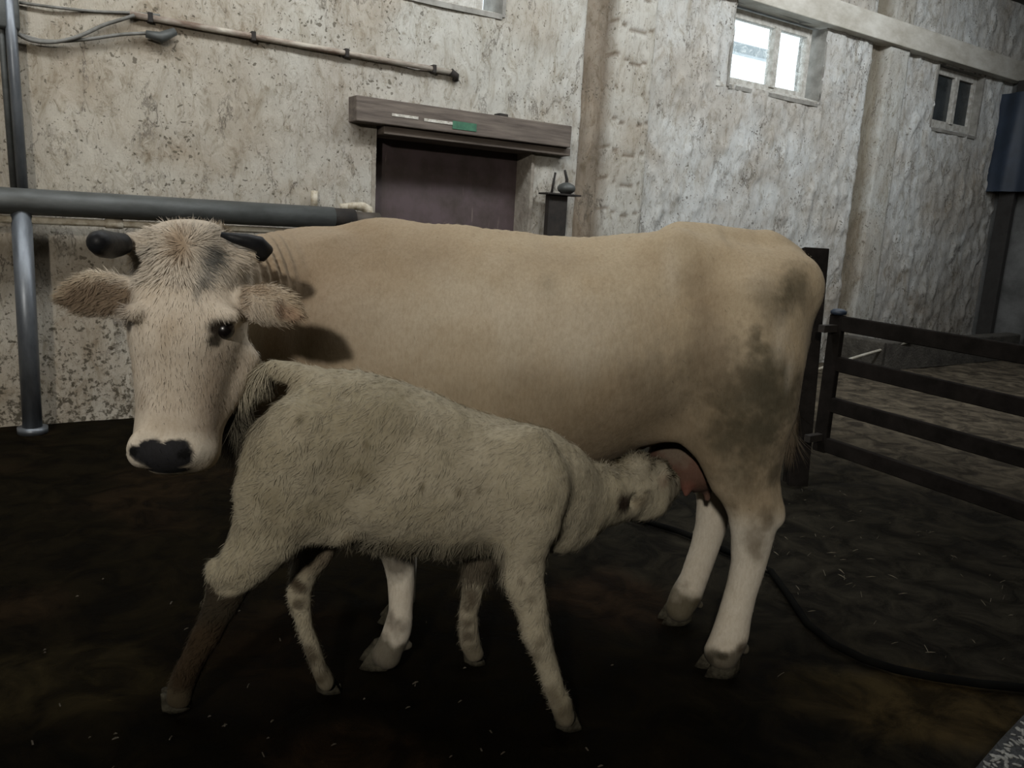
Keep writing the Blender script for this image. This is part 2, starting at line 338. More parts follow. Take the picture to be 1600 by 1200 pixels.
# reveals of the openings
def reveal(name, a, b_, c, d, depth, mat, back=None):
    mb = MB()
    mb.box(a-0.03, a, WY-0.012, WY+depth, c-0.03, d+0.03); mb.box(b_, b_+0.03, WY-0.012, WY+depth, c-0.03, d+0.03); mb.box(a-.45, a-.02, WY+.09, WY+.2, c-.3, d+.3); mb.box(b_+.02, b_+.45, WY+.09, WY+.2, c-.3, d+.3); mb.box(a-.1, b_+.1, WY+.09, WY+.2, c-.35, c-.03); mb.box(a-.1, b_+.1, WY+.09, WY+.2, d+.03, d+.35)
    mb.box(a, b_, WY-0.012, WY+depth, c-0.05, c-0.01); mb.box(a, b_, WY+0.005, WY+depth, d, d+0.05)
    mb.rough(0.010, 6, 3); return tag(mb.build(name, mat), kind='structure')
reveal('trim_1', *holes[0], 0.30, M['concrete']); reveal('trim_2', *holes[1], 0.3, M['reveal'])
reveal('trim_3', *holes[2], 0.34, M['reveal']); reveal('trim_4', *holes[3], 0.34, M['reveal'])
# ring beam
mb = MB(); mb.box(5.3, 15, WY-0.12, WY+0.1, 3.72, 3.98, 0.01).rough(0.010, 4, 0)
tag(mb.build('trim_5', M['beam']), kind='structure')
# windows
def window(name, x0, x1, z0, z1, y, mull, pane, fw=0.06):
    r = empty(name, (x0, y, z0)); tag(r, kind='structure')
    mb = MB(); w_, h_ = x1-x0, z1-z0
    mb.box(0, fw, 0, 0.07, 0, h_, 0.006); mb.box(w_-fw, w_, 0, 0.07, 0, h_, 0.006)
    mb.box(fw, w_-fw, 0, 0.07, 0, fw*1.3, 0.006); mb.box(fw, w_-fw, 0, 0.07, h_-fw*1.3, h_, 0.006)
    if mull: mb.box(mull-fw*0.6-x0, mull+fw*0.6-x0, -0.02, 0.07, fw, h_-fw, 0.006)
    mb.build('window_frame', M['frame'], r)
    m2 = MB(); m2.box(0.02, w_-0.02, 0.035, 0.041, 0.02, h_-0.02); m2.build('window_pane', pane, r)
    return r
w1 = window('window_1', 6.37, 7.72, 2.95, 3.70, WY+0.10, 7.14, M['glass'], 0.07)
w2 = window('window_2', 10.12, 11.22, 2.97, 3.70, WY+0.08, 10.72, M['darkpane'], 0.07)
w3 = window('window_3', 2.45, 3.52, 3.10, 3.75, WY+0.10, 0, M['greypane'], 0.08)
mb = MB(); mb.box(6.2, 7.9, 0, 0.10, 0, 0.06, 0.01); o = mb.rough(0.02, 7, 4).build('window_sill', M['frame'], w1, True); o.location = (-6.37+0.0, -0.10, -0.05)
# roof edge seen outside through window one
gxa, gza = onwall(1150, 76, -2.5); gxb, _z = onwall(1207, 82, -2.5)
mb = MB(); mb.box(gxa-1.2, gxb-0.02, 8.25, 8.40, gza-.07, gza+.07, 0.02)
tag(mb.build('roof_edge', simple('pale_roof_edge', (0.42, 0.46, 0.48), (0.35, 0.4, 0.42), 0.5)), 'pale grey roof edge seen outside through the bright window', 'roof edge')
# floor, ceiling, other walls
fx = np.arange(-6, 15.001, 0.05); fy = np.arange(-9, 6.2, 0.05); FX, FY = np.meshgrid(fx, fy, indexing='ij')
PF = np.stack([FX, FY, 0*FX], -1)
fz = (fbm(PF*2.2, 4, 3)-0.5)*0.035
Fx = FX*RW[0, 0]+FY*RW[1, 0]; Fy = FX*RW[0, 1]+FY*RW[1, 1]       # back to the camera-yaw frame
near = np.exp(-((Fx-0.1)**2/1.2+(Fy-2.3)**2/0.25)); fz = fz*(1-0.8*near)-0.008
cf = np.empty(FX.shape+(3,)); cf[:] = (0.0060, 0.0048, 0.0026)  # dark wet manure, lowered further to stand in for shade at left
red = 0.6*np.clip((fbm(PF*1.6, 3, 41)-0.55)*6, 0, 1)[..., None]; cf = cf*(1-0.5*red)+np.array([0.020, 0.012, 0.007])*0.5*red
aisle = np.clip((FX-3.6)/2.5, 0, 1)[..., None]; cf = cf*(1-aisle)+np.array([0.088, 0.078, 0.062])*aisle
cool = np.clip((FX-1.6)/1.2, 0, 1)[..., None]*(1-aisle); cf = cf*(1-cool)+np.array([0.019, 0.018, 0.0145])*cool
def blot(F2, rx, ry, c, s, seed):
    global cf
    d = np.sqrt(((Fx-F2[0])/rx)**2+((Fy-F2[1])/ry)**2)+(fbm(PF*4, 3, seed)-0.5)*1.1
    k = (np.clip((1.15-d)/0.4, 0, 1)*s)[..., None]; cf = cf*(1-k)+np.array(c)*k
blot(gnd(1430, 1100), 0.36, 0.17, (0.040, 0.030, 0.014), 0.85, 50); blot(gnd(1300, 1060), 0.25, 0.06, (0.030, 0.024, 0.012), 0.7, 51)
blot(gnd(960, 930), 0.22, 0.25, (0.022, 0.014, 0.009), 0.6, 52)
blot(gnd(560, 1180), 0.25, 0.12, (0.028, 0.018, 0.010), 0.6, 53); blot(gnd(60, 1060), 0.4, 0.2, (0.020, 0.016, 0.008), 0.7, 54)
nfx, nfy = FX.shape; ii, jj = np.meshgrid(np.arange(nfx-1), np.arange(nfy-1), indexing='ij'); i0 = (ii*nfy+jj).ravel()
tag(link('floor', npmesh('floor', np.stack([FX, FY, fz], -1).reshape(-1, 3), np.stack([i0, i0+nfy, i0+nfy+1, i0+1], 1), cf.reshape(-1, 3)), M['floor']), kind='structure')
mb = MB(); mb.box(-6, 15, -9, 6, 4.72, 4.85); tag(mb.build('ceiling', M['ceil']), kind='structure')
mb = MB(); mb.box(-6, -5.5, -9, 6, -0.2, 4.85); tag(mb.build('wall_left', M['endwall']), kind='structure')
mb = MB(); mb.box(-6, 15, -9.2, -9.0, -0.2, 4.85); tag(mb.build('wall_front', M['endwall']), kind='structure')
# unseen cross wall, added behind the camera so its opening trims the key light
mb = MB(); mb.box(-3.5, 6.0, -2.80, -2.68, -0.1, 2.80); mb.box(-3.5, -1.75, -2.80, -2.68, 2.80, 4.7); mb.box(-0.35, 6.0, -2.80, -2.68, 2.80, 4.7); mb.box(-1.75, -0.35, -2.80, -2.68, 4.1, 4.7)
o = mb.build('key_mask_wall', M['endwall']); o.rotation_euler = (0, 0, -YAW); tag(o, kind='structure')
XE = 12.0
mb = MB(); mb.box(XE+0.02, XE+0.2, -9, WY, -0.2, 3.72); mb.box(XE+2.9, XE+3.1, -9, WY+0.2, -0.2, 4.85); tag(mb.build('wall_right', M['endwall']), kind='structure')

# ---------------------------------------------------------------- implicit-surface modelling for the animals
class Field:
    def __init__(s, lo, hi, h):
        s.h = h; s.lo = np.array(lo, float); n = np.ceil((np.array(hi)-s.lo)/h).astype(int)+1; s.n = n
        s.f = np.full(n, 0.5, np.float32); s.ax = [s.lo[k]+h*np.arange(n[k]) for k in range(3)]
    def sub(s, c, ext):
        i0 = np.maximum(np.floor((c-ext-s.lo)/s.h).astype(int), 0); i1 = np.minimum(np.ceil((c+ext-s.lo)/s.h).astype(int)+1, s.n)
        return tuple(slice(a, max(a, b)) for a, b in zip(i0, i1))
    def ell(s, c, A, r, F, marg):
        """min an ellipsoid (rows of A = axes, radii r) into array F"""
        c = np.asarray(c, float); r = np.asarray(r, float); ext = np.sqrt(((A*r[:, None])**2).sum(0))+marg
        sl = s.sub(c, ext)
        if any(q.start >= q.stop for q in sl): return
        X, Y, Z = np.meshgrid(s.ax[0][sl[0]]-c[0], s.ax[1][sl[1]]-c[1], s.ax[2][sl[2]]-c[2], indexing='ij', sparse=True)
        k0 = 0; k1 = 0
        for i in range(3):
            q = A[i, 0]*X+A[i, 1]*Y+A[i, 2]*Z; q = q/r[i]; k0 = k0+q*q; k1 = k1+(q/r[i])**2
        k0 = np.sqrt(k0); d = k0*(k0-1)/np.maximum(np.sqrt(k1), 1e-6)
        F[sl] = np.minimum(F[sl], d)
    def chain(s, pts, ru, rv, up=(0, 0, 1), k=0.03, step=None, axial=None):
        pts = np.array(pts, float); n = len(pts); ru = np.array(ru, float)*np.ones(n); rv = np.array(rv, float)*np.ones(n)
        L = np.r_[0, np.cumsum(np.linalg.norm(np.diff(pts, axis=0), axis=1))]
        step = step or 0.35*min(ru.min(), rv.min()); m = max(int(L[-1]/step)+1, 2); t = np.linspace(0, L[-1], m)
        def cr(Y):      # smooth interpolation
            tf = np.linspace(0, L[-1], m*1); y = np.interp(tf, L, Y)
            w = max(1, int(0.22*m/(n-1))); ker = np.hanning(2*w+3)[1:-1]; ker /= ker.sum()
            yp = np.pad(y, (len(ker)//2,)*2, mode='reflect', reflect_type='odd'); return np.convolve(yp, ker, 'valid')[:m]
        C = np.stack([cr(pts[:, q]) for q in range(3)], 1); U = cr(ru); Vv = cr(rv)
        F = np.full(s.n, 0.5, np.float32); up = np.array(up, float)
        T = np.gradient(C, axis=0)
        for i in range(m):
            a = T[i]/np.linalg.norm(T[i]); u = up-a*(up@a); u /= np.linalg.norm(u); v = np.cross(a, u)
            ra = axial if axial else 0.9*min(U[i], Vv[i])
            s.ell(C[i], np.array([a, u, v]), (ra, U[i], Vv[i]), F, k+4*s.h)
        s.smin(F, k)
    def smin(s, F, k):
        m = F < 0.5
        a = s.f[m]; b = F[m]
        hh = np.clip(0.5+0.5*(b-a)/k, 0, 1); s.f[m] = b*(1-hh)+a*hh-k*hh*(1-hh)
    def blob(s, c, r, axes=None, k=0.03):
        F = np.full(s.n, 0.5, np.float32); s.ell(c, np.eye(3) if axes is None else np.array(axes, float), np.ones(3)*r, F, k+4*s.h); s.smin(F, k)
    def carve(s, c, r, axes=None, k=0.02):
        F = np.full(s.n, 0.5, np.float32); s.ell(c, np.eye(3) if axes is None else np.array(axes, float), np.ones(3)*r, F, k+4*s.h)
        m = F < 0.5; a = s.f[m]; b = -F[m]
        hh = np.clip(0.5-0.5*(b-a)/k, 0, 1); s.f[m] = b*(1-hh)+a*hh+k*hh*(1-hh)
    def warp(s, fn):
        """add fn(X,Y,Z) near the surface"""
        m = np.abs(s.f) < 0.04; idx = np.nonzero(m)
        P = np.stack([s.ax[q][idx[q]] for q in range(3)], 1); s.f[m] += fn(P).astype(np.float32)
    def mesh(s, smooth=2):
        f = s.f; ins = f < 0; n = s.n
        c = [ins[a:n[0]-1+a, b:n[1]-1+b, d:n[2]-1+d] for a in (0, 1) for b in (0, 1) for d in (0, 1)]
        cnt = sum(x.astype(np.int8) for x in c); act = (cnt > 0) & (cnt < 8); I = np.argwhere(act)
        vid = np.full(act.shape, -1, np.int64); vid[tuple(I.T)] = np.arange(len(I))
        acc = np.zeros((len(I), 3)); w = np.zeros(len(I))
        cor = [(a, b, d) for a in (0, 1) for b in (0, 1) for d in (0, 1)]
        val = {q: f[tuple((I+q).T)].astype(float) for q in cor}
        for q in cor:
            for ax in range(3):
                if q[ax] == 0:
                    q2 = list(q); q2[ax] = 1; q2 = tuple(q2); a, b = val[q], val[q2]; m = (a < 0) != (b < 0)
                    t = np.where(m, a/np.where(m, a-b, 1), 0); p = np.array(q, float)*np.ones((len(I), 3)); p[:, ax] += t
                    acc += p*m[:, None]; w += m
        V = s.lo+s.h*(I+acc/w[:, None]); Qs = []
        for ax in range(3):
            u, v = [(1, 2), (2, 0), (0, 1)][ax]
            sl0 = [slice(None)]*3; sl1 = [slice(None)]*3; sl0[ax] = slice(0, n[ax]-1); sl1[ax] = slice(1, n[ax])
            A = ins[tuple(sl0)]; B = ins[tuple(sl1)]; E = np.argwhere(A != B); E = E[(E[:, u] > 0) & (E[:, v] > 0) & (E[:, u] < n[u]-1) & (E[:, v] < n[v]-1)]
            fl = A[tuple(E.T)]
            def vi(du, dv):
                q = E.copy(); q[:, u] += du; q[:, v] += dv; return vid[tuple(q.T)]
            q = np.stack([vi(-1, -1), vi(0, -1), vi(0, 0), vi(-1, 0)], 1); q[~fl] = q[~fl][:, ::-1]; Qs.append(q)
        Q = np.concatenate(Qs); Q = Q[(Q >= 0).all(1)]
        for _ in range(smooth):
            S = np.zeros_like(V); cn = np.zeros(len(V))
            for a in range(4):
                for b in ((a+1) % 4, (a+3) % 4):
                    np.add.at(S, Q[:, a], V[Q[:, b]]); np.add.at(cn, Q[:, a], 1)
            V = 0.5*V+0.5*S/np.maximum(cn, 1)[:, None]
        nr = np.cross(V[Q[:, 2]]-V[Q[:, 0]], V[Q[:, 3]]-V[Q[:, 1]]); Nv = np.zeros_like(V)
        for a in range(4): np.add.at(Nv, Q[:, a], nr)
        Nv /= np.maximum(np.linalg.norm(Nv, axis=1), 1e-9)[:, None]
        return V, Q, Nv
class Paint:
    def __init__(s, V, base):
        s.V = V; s.c = np.ones((len(V), 3))*np.array(base); s.px, s.py = projn(V); s.nz = fbm(V*14, 4, 77); s.nf = fbm(V*60, 3, 78)
    def hit(s, px, py, rad=7):
        m = np.hypot(s.px-px, s.py-py) < rad
        if not m.any(): return s.hit(px, py, rad*2)
        P = s.V[m]; return P[np.argmin(P[:, 1])]
    def spot(s, c, r, col, a=1.0, soft=0.35, rag=0.6):
        d = np.sqrt((((s.V-np.asarray(c))/np.asarray(r))**2).sum(1))+(s.nz-0.5)*rag*1.6+(s.nf-0.5)*rag*0.7
        k = (np.clip((1+soft-d)/(2*soft), 0, 1)*a)[:, None]; s.c = s.c*(1-k)+np.array(col)*k
    def pix(s, px, py, r, col, a=1.0, soft=0.35, rag=0.6): s.spot(s.hit(px, py), r, col, a, soft, rag)

def blades(name, V, Nv, c, idx, ln, wid, flow, lift, parent, clump=0.35, jit=0.35, origin=None, curl=0.0):
    """short coat hair: slim triangles rooted on the body"""
    n = len(idx); P = V[idx]; Nn = Nv[idx]; fl = flow(P) if callable(flow) else np.ones((n, 3))*np.array(flow, float)
    cn = np.stack([vnoise(P*35, 90+k)-0.5 for k in range(3)], 1)*2*clump+rng.normal(0, jit*0.5, (n, 3))
    D = fl+cn; D -= Nn*(D*Nn).sum(1)[:, None]; D /= np.linalg.norm(D, axis=1)[:, None]+1e-9
    D = D+Nn*(lift*(0.6+0.8*rng.random(n)))[:, None]; D /= np.linalg.norm(D, axis=1)[:, None]
    P = P+rng.normal(0, 0.003, P.shape)
    L = (ln*(0.55+0.9*rng.random(n)))[:, None]; S = np.cross(D, Nn+0.3*rng.normal(size=(n, 3))); S /= np.linalg.norm(S, axis=1)[:, None]+1e-9
    P = P-Nn*0.003; W2 = wid*0.5
    mid = P+D*L*0.5; bend = (fl*curl-Nn*0.15)*L*0.5; tip = mid+D*L*0.5+bend
    VV = np.concatenate([P-S*W2, P+S*W2, mid+S*W2*0.8, mid-S*W2*0.8, tip], 0); i = np.arange(n)
    T = np.concatenate([np.stack([i, i+n, i+2*n], 1), np.stack([i, i+2*n, i+3*n], 1), np.stack([i+3*n, i+2*n, i+4*n], 1)], 0)
    cc = c[idx]*(0.92+0.16*rng.random((n, 1))); cc = np.concatenate([cc]*5, 0)
    o0 = np.zeros(3) if origin is None else origin
    me = npmesh(name, VV-o0, T, cc)
    nn = np.concatenate([Nn]*5, 0)
    me.normals_split_custom_set_from_vertices([tuple(q) for q in nn])
    o = link(name, me, M['hair'], parent); o['kind'] = 'stuff'; return o
def addhooves(root, origin, G, spec, mat):
    """cloven hoof: two claws with a coronet, toe pointing to d (frame F)"""
    for (px, py, L, Wd, Hh, ang, z0) in spec:
        c = gnd(px, py)-origin; c[2] = 0
        mb = MB(); d = Vector((math.cos(ang), math.sin(ang), 0)); s_ = Vector((-d.y, d.x, 0))
        for sd in (-1, 1):
            rings = []
            for kz in range(6):
                t = kz/5; zz = z0+Hh*t; sc = 1-0.28*t-0.06*t*t; back = -L*0.20*t
                ring = []
                for a in range(16):
                    th = 2*math.pi*a/16; x = math.cos(th); y = math.sin(th)
                    px_ = L*0.5*(x*(1.0 if x < 0 else 1.08))*sc+back; wy = Wd*0.25*y*(1-0.35*max(x, 0)**2)*sc
                    ctr = Vector(c)+s_*(sd*(Wd*0.255*(1-0.16*t)-0.0)+wy)+d*px_+Vector((0, 0, zz + (0.006 if kz == 0 and x < -.7 else 0)))
                    if sd: ring.append(mb.bm.verts.new(ctr))
                rings.append(ring)
            for A, B in zip(rings, rings[1:]):
                for k in range(16): mb.bm.faces.new((A[k], A[(k+1) % 16], B[(k+1) % 16], B[k]))
            mb.bm.faces.new(rings[0][::-1]); mb.bm.faces.new(rings[-1])
        mb.rough(0.004, 30, 0); mb.build('hoof', mat, root, True)

# ================================================================ the cow
G = Field((-1.16, 1.60, -0.02), (1.16, 3.10, 1.56), 0.0085)
A = at
# trunk: (px, top, bottom, half width, depth)
tr = [(440, 366, 690, .15, 2.62), (475, 353, 745, .19, 2.62), (520, 346, 795, .235, 2.62), (570, 343, 812, .27, 2.62), (650, 346, 820, .31, 2.62), (760, 351, 800, .335, 2.62),
      (860, 361, 765, .34, 2.62), (940, 366, 728, .33, 2.62), (1010, 362, 705, .30, 2.62), (1070, 357, 690, .27, 2.62), (1130, 357, 685, .25, 2.62), (1165, 359, 660, .24, 2.62), (1195, 367, 630, .22, 2.62), (1218, 388, 600, .19, 2.62)]
pts = []; ru = []; rv = []
for x, t, b_, w_, d in tr:
    p = A(x, t, d); q = A(x, b_, d-0.12); pts.append([(p[0]+q[0])/2, d, (p[2]+q[2])/2]); ru.append((p[2]-q[2])/2); rv.append(w_)
G.chain(pts, ru, rv, k=0.05, step=0.03, axial=0.10)
G.blob(A(1215, 450, 2.60), (.115, .19, .135), k=.06)                  # rump / pin bones
G.blob(A(1252, 448, 2.50), (.04, .045, .06), k=.05); G.blob(A(1252, 448, 2.76), (.04, .045, .06), k=.05)
G.chain([A(1045, 392, 2.50), A(1062, 425, 2.46), A(1085, 470, 2.47)], [.05, .045, .04], [.05, .04, .03], up=(1, 0, 0), k=.09); G.blob(A(1052, 392, 2.80), (.045, .05, .05), k=.09); G.chain([A(1060, 405, 2.50), A(1160, 430, 2.47), A(1245, 450, 2.52)], [.04, .05, .04], [.03, .04, .04], k=.10)   # hook bones
G.chain([A(1060, 372, 2.62), A(1190, 384, 2.62)], [.05, .045], [.06, .05], k=.05)                      # sacral ridge
G.carve(A(1000, 440, 2.13), (.11, .09, .13), k=.09)                 # flank hollow ahead of the hook
G.chain([A(610, 378, 2.62), A(550, 375, 2.62), A(480, 381, 2.58), A(425, 398, 2.45), A(390, 412, 2.32)], [.04, .045, .05, .05, .045], [.05, .06, .06, .05, .045], k=.08)     # crest of the neck
# shoulder blade and upper foreleg
G.chain([A(500, 400, 2.50), A(535, 500, 2.42), A(560, 640, 2.38), A(580, 740, 2.40)], [.10, .15, .16, .12], [.07, .10, .11, .10], up=(1, 0, 0), k=.06)
G.chain([A(500, 400, 2.74), A(535, 500, 2.82), A(560, 640, 2.84), A(590, 740, 2.82)], [.10, .15, .16, .12], [.07, .10, .11, .10], up=(1, 0, 0), k=.06)
# near foreleg
G.chain([A(580, 740, 2.40), A(603, 810, 2.38), A(622, 868, 2.36), A(627, 905, 2.34), A(626, 955, 2.32), A(621, 985, 2.30), A(612, 1006, 2.29), A(604, 1024, 2.28)],
        [.11, .075, .055, .045, .040, .046, .043, .046], [.09, .065, .05, .045, .038, .045, .042, .045], up=(1, 0, 0), k=.03)
G.blob(A(637, 1008, 2.31), .016, k=.012)
G.chain([A(590, 740, 2.82), A(612, 790, 2.82), A(628, 840, 2.80), A(634, 880, 2.80), A(634, 920, 2.80), A(630, 945, 2.79), A(622, 962, 2.78)],
        [.10, .07, .055, .042, .038, .044, .044], [.08, .06, .05, .042, .036, .042, .044], up=(1, 0, 0), k=.03)
# near hind leg
G.chain([A(1170, 470, 2.48), A(1165, 560, 2.45), A(1168, 640, 2.43), A(1166, 700, 2.42), A(1163, 750, 2.40), A(1176, 795, 2.39), A(1177, 830, 2.39), A(1170, 880, 2.39), A(1156, 930, 2.38), A(1146, 970, 2.37), A(1140, 995, 2.36), A(1126, 1022, 2.35)],
        [.17, .185, .155, .115, .092, .082, .072, .058, .050, .054, .060, .056], [.14, .145, .12, .09, .07, .058, .052, .046, .042, .046, .050, .052], up=(1, 0, 0), k=.05)
G.blob(A(1214, 806, 2.40), (.020, .025, .035), k=.03)               # point of hock
G.chain([A(1214, 806, 2.40), A(1208, 740, 2.41), A(1213, 690, 2.43)], [.016, .014, .02], [.016, .014, .02], k=.04)
G.blob(A(1164, 1014, 2.37), (.014, .015, .020), k=.018)
G.chain([A(1020, 662, 2.46), A(1075, 668, 2.42), A(1112, 702, 2.40), A(1136, 745, 2.40)], [.045, .05, .055, .05], [.03, .03, .035, .04], up=(1, 0, .7), k=.07)  # flank skin fold
# far hind leg
G.chain([A(1170, 470, 2.78), A(1160, 560, 2.80), A(1140, 650, 2.80), A(1120, 720, 2.78), A(1115, 780, 2.77), A(1112, 820, 2.76), A(1100, 860, 2.75), A(1084, 905, 2.73), A(1072, 930, 2.72), A(1060, 952, 2.71)],
        [.16, .17, .14, .095, .062, .058, .052, .050, .058, .050], [.12, .13, .11, .08, .055, .05, .046, .044, .05, .05], up=(1, 0, 0), k=.045)
G.blob(A(1094, 945, 2.73), .014, k=.018)
# udder and teats
G.blob(A(1082, 722, 2.60), (.115, .13, .10), k=.03); G.blob(A(1045, 712, 2.64), (.07, .1, .06), k=.04)
for tx, ty, td in ((1072, 757, 2.50), (1105, 765, 2.56), (1052, 748, 2.56), (1085, 752, 2.68)):
    G.chain([A(tx, ty-24, td), A(tx, ty, td), A(tx, ty+14, td)], [.024, .015, .013], [.024, .015, .013], up=(1, 0, 0), k=.02)
# tail
G.chain([A(1205, 392, 2.62), A(1240, 412, 2.66), A(1256, 445, 2.74), A(1246, 500, 2.78), A(1236, 580, 2.79), A(1238, 665, 2.78)], [.045, .042, .03, .022, .018, .018], [.045, .042, .03, .022, .018, .018], up=(1, 0, 0), k=.06)
# neck towards the camera
G.chain([A(505, 520, 2.60), A(450, 500, 2.50), A(400, 478, 2.36), A(350, 455, 2.20), A(310, 440, 2.10)], [.33, .285, .215, .15, .115], [.19, .165, .14, .12, .10], k=.05)
G.chain([A(480, 690, 2.58), A(430, 640, 2.50), A(385, 560, 2.34), A(355, 520, 2.22)], [.12, .09, .06, .04], [.11, .06, .04, .03], k=.06)
# head
psi = math.radians(20); HS = np.array([math.cos(psi), math.sin(psi), 0])           # across the face, to its left side
hd = [(378, 288, .110, .085, 2.03), (400, 292, .128, .105, 2.03), (440, 297, .143, .125, 2.03), (485, 296, .148, .140, 2.015), (525, 293, .143, .145, 2.0), (565, 290, .128, .138, 1.985),
      (605, 285, .113, .122, 1.955), (645, 279, .099, .102, 1.92), (680, 272, .093, .088, 1.885), (708, 269, .092, .078, 1.865)]
hp = [A(x, y, d) for y, x, _, _, d in hd]
G.chain(hp, [q[3] for q in hd], [q[2] for q in hd], up=(math.sin(psi), -math.cos(psi), 0), k=.035, step=.012, axial=.05)
def onface(px, py, d): return A(px, py, d)
G.blob(A(265, 704, 1.83), (.082, .055, .042), axes=[HS, [-HS[1], HS[0], 0], [0, 0, 1]], k=.03)          # nose pad
G.blob(A(322, 704, 1.90), (.032, .05, .040), k=.03); G.blob(A(219, 702, 1.80), (.022, .04, .040), k=.025)    # lips
G.chain([A(250, 722, 1.86), A(298, 718, 1.90)], [.018, .018], [.03, .03], k=.03)                         # chin
G.carve(A(291, 701, 1.775), (.018, .035, .014), k=.010); G.carve(A(213, 706, 1.735), (.012, .03, .014), k=.010)   # nostrils
G.blob(A(290, 374, 1.99), (.07, .06, .035), k=.05)                   # poll
G.blob(A(352, 492, 1.93), (.038, .03, .022), k=.035); G.blob(A(207, 488, 1.86), (.025, .03, .022), k=.03)    # brows
G.carve(A(354, 518, 1.865), (.028, .024, .020), k=.016)
G.carve(A(193, 508, 1.87), (.014, .03, .016), k=.012)
G.carve(A(372, 475, 1.86), (.02, .03, .03), k=.03)
G.chain([A(380, 560, 2.05), A(352, 625, 2.0), A(320, 680, 1.94)], [.045, .035, .025], [.04, .035, .03], k=.04)   # jaw
# horn cores
G.chain([A(350, 398, 2.02), A(382, 402, 2.02), A(404, 398, 2.03)], [.032, .026, .022], [.032, .026, .022], k=.025)
G.chain([A(222, 388, 1.96), A(200, 382, 1.94), A(190, 380, 1.92)], [.030, .026, .022], [.03, .026, .022], k=.02)
# ears: leaf shaped shells
G.chain([A(212, 456, 1.96), A(185, 458, 1.95), A(150, 460, 1.93), A(118, 462, 1.91), A(98, 464, 1.90)], [.034, .054, .060, .046, .020], [.024, .017, .015, .014, .012], up=(.1, 0, 1), k=.012)
G.carve(A(160, 468, 1.885), (.080, .024, .038), k=.010)
G.chain([A(368, 470, 2.0), A(395, 474, 1.98), A(425, 476, 1.95), A(450, 482, 1.93), A(466, 490, 1.92)], [.036, .050, .054, .042, .018], [.028, .022, .020, .018, .014], up=(-.2, 0, 1), k=.015)
G.carve(A(448, 494, 1.885), (.036, .026, .020), axes=[(.9, 0, -.3), (0, 1, 0), (.3, 0, .9)], k=.010)
def neckfold(P):
    px, py = projn(P)
    m = np.exp(-((px-430)/34)**2)*np.exp(-((py-420)/55)**2)*(P[:, 1] < 2.6)*(P[:, 1] > 2.12)
    ribs = np.exp(-((px-830)/110)**2)*np.exp(-((py-500)/110)**2)
    return 0.011*m*np.sin((P[:, 0]+P[:, 1]-0.12*P[:, 2]+0.008*np.sin(P[:, 2]*20))*2*math.pi/0.055)+0.0012*ribs*np.sin((P[:, 0]+0.25*P[:, 2])*2*math.pi/0.10)
G.warp(neckfold); G.warp(lambda P: (fbm(P*9, 3, 8)-0.5)*0.008)
V, Q, Nv = G.mesh(2); del G
pt = Paint(V, (0.44, 0.365, 0.255)); CW = pt
brown = (0.30, 0.235, 0.165); mud = (0.11, 0.095, 0.062); pale = (0.60, 0.545, 0.45); dark = (0.035, 0.033, 0.033)
pt.spot(A(450, 470, 2.4), (.34, .5, .38), (0.31, 0.24, 0.17), .95, .6, .2)
pt.spot(A(600, 380, 2.4), (.4, .5, .14), (0.36, 0.29, 0.20), .6, .6, .3)
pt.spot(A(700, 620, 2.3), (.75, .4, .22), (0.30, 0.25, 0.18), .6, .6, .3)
pt.spot(A(800, 500, 2.3), (.40, .3, .14), (0.52, 0.465, 0.37), .7, .6, .3)
pt.spot(A(1000, 690, 2.4), (.50, .5, .20), (0.185, 0.145, 0.095), .9, .6, .3)  # brown belly, darkened further to paint in the shade underneath
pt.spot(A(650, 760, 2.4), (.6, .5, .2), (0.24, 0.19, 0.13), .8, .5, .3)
for x, y, r, s_ in ((1195, 610, .10, .8), (1175, 560, .045, .5), (1225, 640, .06, .7), (1160, 640, .07, .6), (1120, 620, .06, .45), (1255, 455, .05, .75), (1235, 450, .03, .6), (1210, 470, .05, .5), (1190, 590, .06, .7), (1185, 690, .06, .6), (1130, 680, .06, .5), (1040, 620, .09, .3), (1100, 570, .09, .35), (860, 440, .03, .25), (1145, 735, .045, .45), (1215, 745, .03, .6), (1200, 720, .05, .5), (1215, 600, .05, .6), (1230, 560, .03, .4), (1165, 770, .05, .35)):
    pt.pix(x, y, (r, .2, r*1.2), (0.075, 0.066, 0.044), s_, .7, 1.1)
for x, y, rx, rz, s_ in ((1105, 500, .045, .12, .45), (1090, 440, .04, .05, .35), (1125, 560, .06, .08, .4), (1000, 640, .12, .07, .4), (880, 400, .10, .03, .3), (660, 395, .09, .05, .35), (560, 380, .08, .05, .35), (1010, 405, .04, .03, .2)):
    pt.pix(x, y, (rx, .2, rz), (0.24, 0.185, 0.125), s_, .9, .6)  # browner coat patches, some painting in the shade of the hip hollow
for x, y, rx, rz, s_ in ((1045, 420, .02, .06, .5), (770, 480, .12, .05, .4), (900, 520, .10, .08, .4), (1225, 530, .02, .05, .6), (1180, 430, .05, .03, .3), (1240, 570, .012, .05, .5)):
    pt.pix(x, y, (rx, .2, rz), (0.56, 0.50, 0.40), s_, .9, .5)  # paler coat patches; the one at the hook bone paints its highlight
pt.pix(1190, 540, (.028, .1, .02), (0.10, 0.085, 0.055), .7, .4, .8)
